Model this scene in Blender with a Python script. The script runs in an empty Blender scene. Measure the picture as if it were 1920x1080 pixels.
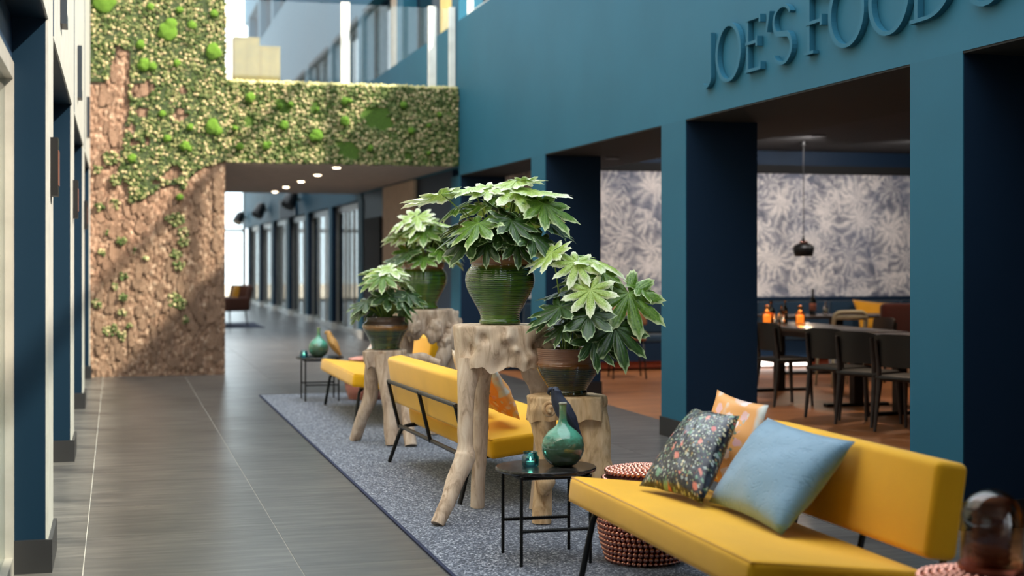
import bpy, bmesh, math, random
import numpy as np
from mathutils import Vector, Matrix, noise, Euler

PI = math.pi
S = bpy.context.scene
C = S.collection

# ------------------------------------------------------------------ camera
TH = math.atan(744 / 2733.0)          # corridor runs along +Y, the lens looks 15 degrees to the right of it
cam_d = bpy.data.cameras.new('camera')
cam = bpy.data.objects.new('camera', cam_d)
C.objects.link(cam)
cam.location = (0, 0, 1.45)
cam.rotation_euler = (PI / 2, 0, -TH)
cam_d.sensor_width = 36
cam_d.lens = 36 * 2733 / 1920.0
cam_d.shift_y = -52 / 1920.0
cam_d.clip_end = 300
cam_d.dof.use_dof = True
cam_d.dof.focus_distance = 8.0
cam_d.dof.aperture_fstop = 1.8
S.camera = cam

# ------------------------------------------------------------------ sky, sun, exposure
world = bpy.data.worlds.new('sky'); S.world = world
world.use_nodes = True
bg = world.node_tree.nodes['Background']
bg.inputs['Color'].default_value = (0.85, 0.935, 1.0, 1)
bg.inputs['Strength'].default_value = 3.2
sun_d = bpy.data.lights.new('sun', 'SUN')
sun_d.energy = 14
sun_d.angle = math.radians(1.5)
sun_d.color = (1.0, 0.88, 0.70)
sun = bpy.data.objects.new('sun', sun_d)
C.objects.link(sun)
sun.rotation_euler = Vector((-1.0, 0.75, -1.04)).to_track_quat('-Z', 'Y').to_euler()
sun.location = (12, -6, 16)
S.view_settings.view_transform = 'Standard'
S.view_settings.look = 'None'
S.view_settings.exposure = 0.22
S.view_settings.gamma = 1.0
S.view_settings.use_curve_mapping = False

# ------------------------------------------------------------------ helpers: nodes and materials
class NT:
    def __init__(self, name):
        self.m = bpy.data.materials.new(name)
        self.m.use_nodes = True
        self.t = self.m.node_tree
        self.p = self.t.nodes['Principled BSDF']
        self.out = self.t.nodes['Material Output']
    def n(self, typ, ins=None, **props):
        nd = self.t.nodes.new(typ)
        for k, v in props.items():
            setattr(nd, k, v)
        for k, v in (ins or {}).items():
            self.set(nd.inputs[k], v)
        return nd
    def set(self, sock, v):
        if isinstance(v, bpy.types.NodeSocket):
            self.t.links.new(v, sock)
        elif isinstance(v, (tuple, list)) and len(v) == 3 and sock.type == 'RGBA':
            sock.default_value = (*v, 1)
        else:
            sock.default_value = v
    def base(self, **kw):
        names = dict(color='Base Color', rough='Roughness', metal='Metallic', normal='Normal', coat='Coat Weight',
                     coat_rough='Coat Roughness', spec='Specular IOR Level', trans='Transmission Weight', ior='IOR',
                     emit='Emission Color', emit_s='Emission Strength', alpha='Alpha', sheen='Sheen Weight')
        for k, v in kw.items():
            self.set(self.p.inputs[names[k]], v)
        return self
    def coords(self, kind='Object'):
        return self.n('ShaderNodeTexCoord').outputs[kind]
    def mapping(self, vec, scale=(1, 1, 1), rot=(0, 0, 0), loc=(0, 0, 0)):
        return self.n('ShaderNodeMapping', {'Vector': vec, 'Scale': scale, 'Rotation': rot, 'Location': loc}).outputs[0]
    def noise(self, vec, scale=5.0, detail=4.0, rough=0.55, dist=0.0):
        return self.n('ShaderNodeTexNoise', {'Vector': vec, 'Scale': scale, 'Detail': detail, 'Roughness': rough, 'Distortion': dist})
    def ramp(self, fac, stops, interp='LINEAR'):
        nd = self.n('ShaderNodeValToRGB', {'Fac': fac})
        cr = nd.color_ramp
        cr.interpolation = interp
        while len(cr.elements) < len(stops):
            cr.elements.new(0.5)
        for e, (p, c) in zip(cr.elements, stops):
            e.position = p
            e.color = (*c, 1) if len(c) == 3 else c
        return nd.outputs[0]
    def mix(self, fac, a, b, blend='MIX'):
        nd = self.n('ShaderNodeMix', data_type='RGBA', blend_type=blend)
        self.set(nd.inputs[0], fac); self.set(nd.inputs[6], a); self.set(nd.inputs[7], b)
        return nd.outputs[2]
    def math(self, op, a, b=0.0, c=0.0):
        nd = self.n('ShaderNodeMath', operation=op)
        self.set(nd.inputs[0], a); self.set(nd.inputs[1], b); self.set(nd.inputs[2], c)
        return nd.outputs[0]
    def bump(self, height, strength=0.3, dist=0.01):
        return self.n('ShaderNodeBump', {'Height': height, 'Strength': strength, 'Distance': dist}).outputs[0]
    def rand(self):
        return self.n('ShaderNodeObjectInfo').outputs['Random']
    def sep(self, vec):
        return self.n('ShaderNodeSeparateXYZ', {'Vector': vec}).outputs

def srgb(r, g, b):
    f = lambda v: (v / 255 / 12.92) if v / 255 <= 0.04045 else ((v / 255 + 0.055) / 1.055) ** 2.4
    return (f(r), f(g), f(b))

def plain(name, col, rough=0.5, metal=0.0, noise_amt=0.12, nscale=6.0, bump=0.0, **kw):
    t = NT(name)
    v = t.coords()
    nz = t.noise(v, nscale, 4)
    lo = tuple(c * (1 - noise_amt) for c in col); hi = tuple(min(1, c * (1 + noise_amt)) for c in col)
    t.base(color=t.ramp(nz.outputs[0], [(0.3, lo), (0.7, hi)]), rough=rough, metal=metal, **kw)
    if bump:
        t.base(normal=t.bump(t.noise(v, nscale * 6, 5).outputs[0], bump, 0.005))
    return t.m

M = {}
# blue paint: slightly satin
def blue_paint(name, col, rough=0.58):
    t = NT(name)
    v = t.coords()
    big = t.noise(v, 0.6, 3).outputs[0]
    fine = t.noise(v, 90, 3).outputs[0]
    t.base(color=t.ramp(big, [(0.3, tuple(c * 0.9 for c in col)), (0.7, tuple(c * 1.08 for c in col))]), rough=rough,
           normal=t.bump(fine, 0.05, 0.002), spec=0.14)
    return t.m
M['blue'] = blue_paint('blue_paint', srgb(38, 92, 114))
M['blue_shaded'] = blue_paint('shaded_blue_satin', srgb(12, 31, 46), 0.4)  # shade on the left pillar fronts put into a darker copy of the blue
M['pale_reflection'] = plain('pale_grazing_reflection', srgb(146, 146, 142), 0.45)  # grazing reflection on the blue wall, put into a pale base colour
M['navy'] = blue_paint('navy_paint_and_shade', srgb(22, 40, 60), 0.5)
M['black'] = plain('black_plinth', srgb(24, 24, 26), 0.45)
M['soffit'] = plain('black_soffit', srgb(9, 9, 10), 0.85)
M['ceiling'] = plain('grey_ceiling', srgb(38, 36, 38), 0.9)
M['passage'] = plain('passage_ceiling', srgb(170, 160, 154), 0.8)
M['white'] = plain('white_frame', srgb(222, 220, 212), 0.4)
M['alu'] = plain('aluminium_frame', srgb(176, 172, 164), 0.4, 0.6)
M['cream'] = plain('cream_veneer', srgb(228, 198, 118), 0.5)
M['beige'] = plain('beige_plaster', srgb(202, 184, 164), 0.8)
M['black_metal'] = plain('black_powder_coated_steel', srgb(17, 17, 18), 0.42, 0.3)
M['tube_grey'] = plain('dark_grey_tube', srgb(62, 58, 54), 0.4, 0.4)
M['copper_panel'] = plain('copper_kickboard', srgb(150, 80, 60), 0.35, 0.8)
M['terracotta'] = plain('terracotta', srgb(160, 110, 84), 0.75, 0, 0.2, 20, 0.1)
M['soil'] = plain('potting_soil', srgb(40, 28, 20), 0.95, 0, 0.4, 60, 0.6)

def make_tile():
    t = NT('slate_tile')
    v = t.coords()
    r = t.rand()
    off = t.n('ShaderNodeVectorMath', {0: v}, operation='ADD')
    cmb = t.n('ShaderNodeCombineXYZ', {'X': t.math('MULTIPLY', r, 37.0), 'Y': t.math('MULTIPLY', r, 91.0), 'Z': 0.0})
    t.set(off.inputs[1], cmb.outputs[0])
    streak = t.noise(t.mapping(off.outputs[0], (0.8, 6.0, 1)), 2.6, 6, 0.6, 0.4).outputs[0]
    cloud = t.noise(off.outputs[0], 1.6, 4).outputs[0]
    f = t.math('ADD', t.math('MULTIPLY', streak, 0.65), t.math('MULTIPLY', cloud, 0.35))
    col = t.ramp(f, [(0.32, srgb(54, 53, 52)), (0.5, srgb(77, 75, 73)), (0.68, srgb(102, 99, 95))])
    tone = t.math('ADD', t.math('MULTIPLY', r, 0.18), 0.91)
    col = t.mix(1.0, col, t.n('ShaderNodeCombineColor', {0: tone, 1: tone, 2: tone}).outputs[0], 'MULTIPLY')
    t.base(color=col, rough=t.ramp(f, [(0.3, (.36,) * 3), (0.7, (.27,) * 3)]), normal=t.bump(streak, 0.05, 0.003), spec=0.5)
    return t.m
M['tile'] = make_tile()
M['grout'] = plain('pale_grout', srgb(176, 170, 160), 0.9)

def make_wood_floor():
    t = NT('oak_plank')
    v = t.coords(); r = t.rand()
    cmb = t.n('ShaderNodeCombineXYZ', {'X': t.math('MULTIPLY', r, 53.0), 'Y': t.math('MULTIPLY', r, 17.0), 'Z': 0.0})
    off = t.n('ShaderNodeVectorMath', {0: v, 1: cmb.outputs[0]}, operation='ADD').outputs[0]
    g = t.noise(t.mapping(off, (1.5, 22, 1)), 2.0, 6, 0.6, 0.6).outputs[0]
    col = t.ramp(g, [(0.3, srgb(120, 74, 44)), (0.55, srgb(160, 103, 62)), (0.75, srgb(186, 130, 84))])
    tone = t.math('ADD', t.math('MULTIPLY', r, 0.35), 0.8)
    col = t.mix(1.0, col, t.n('ShaderNodeCombineColor', {0: tone, 1: tone, 2: tone}).outputs[0], 'MULTIPLY')
    t.base(color=col, rough=0.42, normal=t.bump(g, 0.06, 0.003))
    return t.m
M['plank'] = make_wood_floor()

def make_rug():
    t = NT('flecked_wool_rug')
    v = t.coords()
    a = t.noise(v, 85, 3, 0.75).outputs[0]
    b = t.noise(v, 55, 3, 0.7).outputs[0]
    c = t.noise(v, 0.9, 3).outputs[0]
    f = t.math('ADD', t.math('MULTIPLY', a, 0.6), t.math('MULTIPLY', b, 0.4))
    col = t.ramp(f, [(0.38, srgb(16, 20, 28)), (0.46, srgb(54, 61, 76)), (0.53, srgb(90, 98, 114)), (0.59, srgb(222, 226, 234))])
    col = t.mix(t.math('MULTIPLY', c, 0.3), col, srgb(80, 88, 108))
    t.base(color=col, rough=0.95, normal=t.bump(f, 0.5, 0.006), sheen=0.2, spec=0.2)
    return t.m
M['rug'] = make_rug()
M['binding'] = plain('navy_binding', srgb(28, 36, 66), 0.9)

def make_fabric(name, col, weave=260, rough=0.85):
    t = NT(name)
    v = t.coords()
    w = t.noise(v, weave, 2, 0.6).outputs[0]
    big = t.noise(v, 3.0, 3).outputs[0]
    t.base(color=t.mix(t.math('MULTIPLY', w, 0.35), t.ramp(big, [(0.3, tuple(c * 0.92 for c in col)), (0.7, tuple(min(1, c * 1.05) for c in col))]), tuple(c * 0.72 for c in col)),
           rough=rough, normal=t.bump(w, 0.25, 0.002), sheen=0.25, spec=0.25)
    return t.m
M['mustard'] = make_fabric('mustard_wool', srgb(250, 186, 22))
M['mustard_seam'] = make_fabric('mustard_piping', srgb(222, 158, 22))
def make_velvet():
    t = NT('blue_embossed_velvet')
    v = t.coords('UV')
    w = t.noise(v, 3.2, 2, 0.5, 3.2).outputs[0]
    ln = t.ramp(t.math('PINGPONG', t.math('MULTIPLY', w, 5.0), 0.5), [(0.0, (0, 0, 0)), (0.12, (1, 1, 1))])
    t.base(color=t.mix(t.math('MULTIPLY', ln, 0.22), srgb(94, 140, 172), srgb(134, 178, 204)), rough=0.5, sheen=0.5, normal=t.bump(ln, 0.25, 0.01))
    return t.m
M['blue_velvet'] = make_velvet()
M['burgundy'] = make_fabric('burgundy_leather', srgb(70, 26, 22))
M['banquette'] = make_fabric('navy_upholstery', srgb(20, 44, 62))

def make_floral_dark():
    t = NT('dark_floral_satin')
    v = t.coords('UV')
    def spots(scale, thr, seed, cols):
        vo = t.n('ShaderNodeTexVoronoi', {'Vector': t.mapping(v, loc=(seed, seed * 1.7, 0)), 'Scale': scale, 'Randomness': 1.0})
        nz = t.noise(v, scale * 2.2, 3).outputs[0]
        d = t.math('ADD', vo.outputs['Distance'], t.math('MULTIPLY', t.math('SUBTRACT', nz, 0.5), 0.5))
        mask = t.ramp(d, [(thr - 0.04, (1, 1, 1)), (thr + 0.04, (0, 0, 0))])
        key = t.sep(vo.outputs['Color'])[0]
        pick = t.ramp(key, cols, 'CONSTANT')
        keep = t.ramp(t.sep(vo.outputs['Color'])[1], [(0.0, (0, 0, 0)), (0.22, (1, 1, 1))], 'CONSTANT')
        return t.math('MULTIPLY', mask, keep), pick
    base = t.ramp(t.noise(v, 4, 3).outputs[0], [(0.3, srgb(12, 12, 20)), (0.7, srgb(26, 28, 50))])
    for sc, th, sd, cols in ((34, 0.36, 3.1, [(0, srgb(150, 160, 120)), (0.3, srgb(196, 200, 188)), (0.6, srgb(90, 120, 90)), (0.8, srgb(190, 150, 90))]),
                             (18, 0.31, 7.7, [(0, srgb(170, 180, 176)), (0.4, srgb(110, 150, 120)), (0.7, srgb(206, 196, 160))]),
                             (7.5, 0.27, 1.3, [(0, srgb(200, 90, 80)), (0.35, srgb(224, 130, 110)), (0.7, srgb(120, 160, 130))])):
        mk, pk = spots(sc, th, sd, cols)
        base = t.mix(mk, base, pk)
    t.base(color=base, rough=0.30, sheen=0.1, normal=t.bump(t.noise(v, 5, 2).outputs[0], 0.3, 0.05))
    return t.m
M['floral_dark'] = make_floral_dark()

def make_floral_orange(name, bgc, seed):
    t = NT(name)
    v = t.mapping(t.coords('UV'), loc=(seed, seed * 2.3, 0))
    patch = t.noise(v, 2.2, 2, 0.5, 0.6).outputs[0]
    base = t.ramp(patch, [(0.36, srgb(206, 210, 206)), (0.44, bgc), (0.60, bgc), (0.66, srgb(228, 204, 196))])
    for sc, th, sd, a, b in ((6.0, 0.42, 2.2, srgb(244, 224, 218), srgb(226, 168, 166)), (9.0, 0.22, 5.4, srgb(92, 112, 92), srgb(236, 226, 214)), (3.2, 0.2, 8.8, srgb(224, 120, 60), srgb(240, 190, 190))):
        vo = t.n('ShaderNodeTexVoronoi', {'Vector': t.mapping(v, loc=(sd, sd, 0)), 'Scale': sc})
        nz = t.noise(v, sc * 3, 3).outputs[0]
        d = t.math('ADD', vo.outputs['Distance'], t.math('MULTIPLY', t.math('SUBTRACT', nz, 0.5), 0.5))
        mask = t.ramp(d, [(th - 0.03, (1, 1, 1)), (th + 0.03, (0, 0, 0))])
        keep = t.ramp(t.sep(vo.outputs['Color'])[1], [(0.0, (0, 0, 0)), (0.5, (1, 1, 1))], 'CONSTANT')
        base = t.mix(t.math('MULTIPLY', mask, keep), base, t.mix(t.sep(vo.outputs['Color'])[0], a, b))
    t.base(color=base, rough=0.6)
    return t.m
M['floral_orange'] = make_floral_orange('orange_floral_cotton', srgb(232, 164, 92), 1.0)
M['floral_pale'] = make_floral_orange('pale_floral_cotton', srgb(214, 196, 176), 4.4)
def make_beige_stripe():
    t = NT('beige_ribbed_cotton')
    v = t.coords('UV')
    w = t.n('ShaderNodeTexWave', {'Vector': v, 'Scale': 4.0, 'Distortion': 1.2, 'Detail': 2.0}).outputs['Fac']
    t.base(color=t.ramp(w, [(0.2, srgb(196, 176, 152)), (0.8, srgb(220, 204, 184))]), rough=0.85, normal=t.bump(w, 0.3, 0.01))
    return t.m
M['beige_stripe'] = make_beige_stripe()

def make_driftwood(name, lo, mid, hi):
    t = NT(name)
    v = t.coords()
    g = t.noise(t.mapping(v, (6, 6, 1.5)), 3.0, 6, 0.6, 1.0).outputs[0]
    k = t.noise(v, 7.0, 4, 0.6, 0.5).outputs[0]
    fine = t.noise(t.mapping(v, (30, 30, 3)), 6.0, 4, 0.6).outputs[0]
    col = t.ramp(g, [(0.28, lo), (0.48, mid), (0.7, hi)])
    col = t.mix(t.ramp(k, [(0.28, (0.55, 0.55, 0.55)), (0.42, (0, 0, 0))]), col, lo)
    h = t.math('ADD', t.math('MULTIPLY', g, 0.7), t.math('MULTIPLY', fine, 0.3))
    t.base(color=col, rough=0.8, normal=t.bump(h, 0.35, 0.010), spec=0.25)
    return t.m
M['driftwood'] = make_driftwood('weathered_teak_root', srgb(156, 128, 104), srgb(216, 190, 164), srgb(236, 216, 194))
M['driftwood_gold'] = make_driftwood('golden_teak_root', srgb(160, 118, 76), srgb(218, 182, 138), srgb(236, 206, 166))
M['driftwood_grey'] = make_driftwood('grey_teak_root', srgb(134, 110, 92), srgb(188, 164, 142), srgb(214, 194, 174))

def make_glaze(name, rim, drip, body, dark, z_rim, z_drip):
    t = NT(name)
    v = t.coords()
    z = t.sep(v)[2]
    wob = t.math('MULTIPLY', t.math('SUBTRACT', t.noise(v, 14, 3).outputs[0], 0.5), 0.02)
    zz = t.math('ADD', z, wob)
    ring = t.noise(t.mapping(v, (2, 2, 60)), 2.0, 3, 0.6).outputs[0]
    bodyc = t.ramp(ring, [(0.32, dark), (0.62, body)])
    m1 = t.ramp(t.math('DIVIDE', t.math('SUBTRACT', zz, z_drip - 0.012), 0.024), [(0, (0, 0, 0)), (1, (1, 1, 1))])
    m2 = t.ramp(t.math('DIVIDE', t.math('SUBTRACT', zz, z_rim - 0.006), 0.012), [(0, (0, 0, 0)), (1, (1, 1, 1))])
    col = t.mix(m1, bodyc, drip)
    col = t.mix(m2, col, rim)
    t.base(color=col, rough=t.mix(m2, (0.10,) * 3, (0.6,) * 3), coat=1.0, coat_rough=0.04,
           normal=t.bump(t.math('ADD', ring, t.math('MULTIPLY', t.noise(v, 60, 2).outputs[0], 0.4)), 0.14, 0.006))
    return t.m
M['glaze_tall'] = make_glaze('green_glaze', srgb(158, 108, 80), srgb(120, 84, 40), srgb(82, 118, 36), srgb(34, 60, 18), 0.345, 0.325)
M['glaze_low'] = make_glaze('olive_glaze', srgb(150, 104, 80), srgb(140, 84, 34), srgb(66, 66, 28), srgb(30, 34, 16), 0.178, 0.158)
M['glaze_brown'] = make_glaze('brown_rim_green_glaze', srgb(78, 58, 46), srgb(138, 96, 48), srgb(62, 78, 38), srgb(28, 38, 22), 0.195, 0.16)

def make_leaf(name, lo, hi, margin, rib, spread):
    t = NT(name)
    v = t.coords()
    a = t.n('ShaderNodeAttribute', attribute_name='mask')
    e, rb, _ = t.n('ShaderNodeSeparateColor', {0: a.outputs['Color']}).outputs
    nz = t.noise(v, 26, 4, 0.65).outputs[0]
    base = t.ramp(nz, [(0.35, lo), (0.65, hi)])
    base = t.mix(t.math('MULTIPLY', rb, 0.6), base, rib)
    ed = t.math('ADD', e, t.math('MULTIPLY', t.math('SUBTRACT', nz, 0.5), spread * 1.6))
    base = t.mix(t.ramp(ed, [(0.90 - spread, (0, 0, 0)), (0.99, (1, 1, 1))]), base, margin)
    t.base(color=base, rough=0.34, spec=0.5, normal=t.bump(t.math('ADD', rb, t.math('MULTIPLY', nz, 0.3)), 0.4, 0.006))
    tr = t.n('ShaderNodeBsdfTranslucent', {'Color': base})
    mx = t.n('ShaderNodeMixShader', {0: 0.22, 1: t.p.outputs[0], 2: tr.outputs[0]})
    t.t.links.new(mx.outputs[0], t.out.inputs['Surface'])
    return t.m
M['leaf_dark'] = make_leaf('mature_fatsia_leaf', srgb(26, 48, 16), srgb(56, 88, 32), srgb(176, 194, 146), srgb(88, 120, 58), 0.0)
M['leaf_mid'] = make_leaf('fatsia_leaf', srgb(58, 94, 24), srgb(110, 148, 50), srgb(204, 216, 164), srgb(140, 172, 84), 0.05)
M['leaf_young'] = make_leaf('young_fatsia_leaf', srgb(118, 154, 46), srgb(184, 206, 108), srgb(232, 236, 206), srgb(190, 212, 120), 0.22)  # young leaves paler, with light from above also put into the colour
M['stalk'] = plain('leaf_stalk', srgb(132, 156, 74), 0.5)

def make_bark():
    t = NT('cork_bark')
    v = t.coords(); r = t.rand()
    cmb = t.n('ShaderNodeCombineXYZ', {'X': t.math('MULTIPLY', r, 11.0), 'Y': t.math('MULTIPLY', r, 5.0), 'Z': t.math('MULTIPLY', r, 23.0)})
    off = t.n('ShaderNodeVectorMath', {0: v, 1: cmb.outputs[0]}, operation='ADD').outputs[0]
    a = t.noise(t.mapping(off, (1.4, 1.4, 0.9)), 17, 8, 0.74, 0.4).outputs[0]
    b = t.n('ShaderNodeTexVoronoi', {'Vector': t.mapping(off, (1.4, 1.4, 0.8)), 'Scale': 16.0}, feature='F1').outputs['Distance']
    col = t.ramp(a, [(0.30, srgb(84, 62, 52)), (0.43, srgb(128, 100, 84)), (0.54, srgb(160, 130, 110)), (0.68, srgb(206, 184, 164))])
    tone = t.math('ADD', t.math('MULTIPLY', r, 0.3), 0.82)
    col = t.mix(1.0, col, t.n('ShaderNodeCombineColor', {0: tone, 1: t.math('MULTIPLY', tone, 0.98), 2: t.math('MULTIPLY', tone, 0.95)}).outputs[0], 'MULTIPLY')
    t.base(color=col, rough=0.95, spec=0.1, normal=t.bump(t.math('SUBTRACT', a, t.math('MULTIPLY', b, 0.5)), 0.9, 0.03))
    return t.m
M['bark'] = make_bark()

def attr_mat(name, rough=0.9, bump=0.3, spec=0.15):
    t = NT(name)
    a = t.n('ShaderNodeAttribute', attribute_name='tint')
    nz = t.noise(t.coords(), 120, 3).outputs[0]
    col = t.mix(1.0, a.outputs['Color'], t.ramp(nz, [(0.3, (.75,) * 3), (0.7, (1.15,) * 3)]), 'MULTIPLY')
    t.base(color=col, rough=rough, spec=spec, normal=t.bump(nz, bump, 0.01))
    return t.m
M['moss'] = attr_mat('reindeer_moss')
M['moss_bed'] = plain('dark_moss_bed', srgb(46, 58, 30), 0.95, 0, 0.4, 20, 0.8)
M['cushion_moss'] = plain('bright_cushion_moss', srgb(84, 120, 24), 0.95, 0, 0.4, 30, 1.0)
M['flat_moss'] = plain('deep_green_flat_moss', srgb(60, 86, 20), 0.95, 0, 0.35, 40, 0.9)

def make_wallpaper():
    t = NT('palm_leaf_wallpaper')
    v = t.coords()
    xz = t.sep(v)
    flat = t.n('ShaderNodeCombineXYZ', {'X': xz[0], 'Y': xz[2], 'Z': 0.0}).outputs[0]
    wob = t.noise(flat, 3.0, 3).outputs['Color']
    flat = t.n('ShaderNodeVectorMath', {0: flat, 1: t.n('ShaderNodeVectorMath', {0: wob, 1: (0.34, 0.34, 0)}, operation='MULTIPLY').outputs[0]}, operation='ADD').outputs[0]
    def layer(scale, lobes, seed):
        vv = t.mapping(flat, loc=(seed, seed * 1.3, 0))
        vo = t.n('ShaderNodeTexVoronoi', {'Vector': vv, 'Scale': scale, 'Randomness': 1.0})
        rel = t.n('ShaderNodeVectorMath', {0: vv, 1: vo.outputs['Position']}, operation='SUBTRACT').outputs[0]
        s = t.sep(rel)
        ang = t.math('ARCTAN2', s[1], s[0])
        rnd = t.sep(vo.outputs['Color'])
        st = t.math('SINE', t.math('ADD', t.math('MULTIPLY', ang, lobes), t.math('MULTIPLY', rnd[0], 6.28)))
        d = vo.outputs['Distance']
        return st, d, rnd
    s1, d1, r1 = layer(2.0, 12.0, 0.0)
    s2, d2, r2 = layer(3.6, 9.0, 4.1)
    a = t.math('ADD', t.math('MULTIPLY', s1, 0.12), t.math('MULTIPLY', d1, -0.55))
    b = t.math('ADD', t.math('MULTIPLY', s2, 0.12), t.math('MULTIPLY', d2, -0.45))
    sel = t.ramp(r1[1], [(0.0, (0, 0, 0)), (0.45, (1, 1, 1))], 'CONSTANT')
    f = t.math('ADD', t.mix(sel, a, b), t.math('MULTIPLY', t.noise(flat, 8, 5, 0.6, 1.5).outputs[0], 0.75))
    f = t.math('ADD', f, 0.27)
    col = t.ramp(f, [(0.10, srgb(96, 98, 110)), (0.32, srgb(150, 148, 152)), (0.48, srgb(196, 190, 186)), (0.7, srgb(222, 214, 208))])
    bl = t.noise(flat, 1.4, 2).outputs[0]
    col = t.mix(t.ramp(bl, [(0.45, (0, 0, 0)), (0.65, (.45,) * 3)]), col, t.mix(0.5, col, srgb(96, 112, 140)))
    t.base(color=col, rough=0.75)
    return t.m
M['wallpaper'] = make_wallpaper()

def make_marble():
    t = NT('black_marble')
    v = t.coords()
    w = t.noise(v, 4, 6, 0.6, 1.6).outputs[0]
    vein = t.ramp(w, [(0.47, srgb(24, 23, 23)), (0.5, srgb(128, 122, 116)), (0.53, srgb(30, 28, 28))])
    t.base(color=t.mix(0.75, vein, srgb(40, 37, 36)), rough=0.16)
    return t.m
M['marble'] = make_marble()

def make_vase():
    t = NT('teal_green_reactive_glaze')
    v = t.coords(); z = t.sep(v)[2]
    n = t.noise(t.mapping(v, (1, 1, 2.0)), 18, 4, 0.6, 1.0).outputs[0]
    f = t.math('ADD', t.math('MULTIPLY', z, 3.6), t.math('MULTIPLY', t.math('SUBTRACT', n, 0.5), 0.55))
    t.base(color=t.ramp(f, [(0.0, srgb(58, 74, 56)), (0.4, srgb(70, 104, 84)), (0.58, srgb(84, 160, 136)), (0.8, srgb(70, 130, 104)), (1.0, srgb(120, 150, 104))]), rough=0.08, coat=0.6, coat_rough=0.03)
    return t.m
M['vase'] = make_vase()
M['copper_bead'] = plain('copper_bead', srgb(224, 160, 142), 0.16, 1.0, 0.08)
M['copper_core'] = plain('dark_copper_core', srgb(66, 30, 24), 0.5, 0.7)
M['parrot_blue'] = plain('matt_ink_blue_resin', srgb(36, 44, 66), 0.5, 0, 0.25, 60, 0.6)
M['parrot_gold'] = plain('ochre_resin', srgb(200, 150, 84), 0.5, 0, 0.2, 60, 0.5)
M['chair_black'] = plain('dark_stained_chair', srgb(15, 11, 11), 0.5)
M['chair_grey'] = plain('grey_brown_chair_leg', srgb(44, 37, 37), 0.45)
M['table_black'] = plain('dark_tabletop', srgb(52, 46, 43), 0.25)
M['chair_pale'] = plain('pale_sage_chair', srgb(150, 146, 128), 0.5)
M['tan_seat'] = plain('tan_seat', srgb(176, 128, 92), 0.5)
M['ochre_cushion'] = make_fabric('ochre_velvet', srgb(206, 140, 24))
M['brown_leather'] = plain('brown_leather', srgb(92, 56, 42), 0.5)
M['silver'] = plain('silver', srgb(200, 190, 186), 0.2, 1.0)
M['steel_slot'] = plain('charcoal_letter', srgb(22, 30, 38), 0.4)
M['bottle_dark'] = plain('dark_bottle_glass', srgb(14, 14, 12), 0.08)
M['bottle_label'] = plain('copper_foil_label', srgb(196, 120, 96), 0.4, 0.5)
M['reflected_tan'] = plain('tan_reflection', srgb(168, 156, 138), 0.85)
M['curtain_grey'] = plain('grey_curtain', srgb(104, 96, 98), 0.85)
M['curtain_brown'] = plain('brown_curtain', srgb(110, 66, 50), 0.85)
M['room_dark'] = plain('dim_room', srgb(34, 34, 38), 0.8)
M['wax'] = plain('candle_wax', srgb(236, 232, 220), 0.5)

def clear_glass(name, tint=(1, 1, 1), refl=0.06, rough=0.02):
    t = NT(name)
    tr = t.n('ShaderNodeBsdfTransparent', {'Color': tint})
    gl = t.n('ShaderNodeBsdfGlossy', {'Color': (1, 1, 1), 'Roughness': rough})
    lw = t.n('ShaderNodeLayerWeight', {'Blend': 0.35})
    f = t.math('ADD', t.math('MULTIPLY', t.math('POWER', lw.outputs['Facing'], 3.0), 0.4), refl)
    mx = t.n('ShaderNodeMixShader', {0: f, 1: tr.outputs[0], 2: gl.outputs[0]})
    t.t.links.new(mx.outputs[0], t.out.inputs['Surface'])
    return t.m
M['pane'] = clear_glass('clear_pane', (0.92, 0.96, 0.96), 0.04)
M['dark_pane'] = plain('dark_window_glass', srgb(20, 30, 38), 0.06)
M['amber_glass'] = clear_glass('amber_glass', (0.74, 0.50, 0.32), 0.08, 0.03)
M['teal_glass'] = clear_glass('teal_glass', (0.22, 0.58, 0.66), 0.10, 0.03)

def glow(name, col, strength):
    t = NT(name)
    t.base(color=col, emit=col, emit_s=strength)
    return t.m
M['lamp'] = glow('lamp_glow', (1.0, 0.80, 0.56), 18)
M['flame'] = glow('candle_flame', (1.0, 0.72, 0.36), 14)
M['led'] = glow('led_strip', (1.0, 0.90, 0.84), 3)
M['amber_glow'] = glow('amber_candle_light', (1.0, 0.36, 0.05), 1.2)

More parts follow.
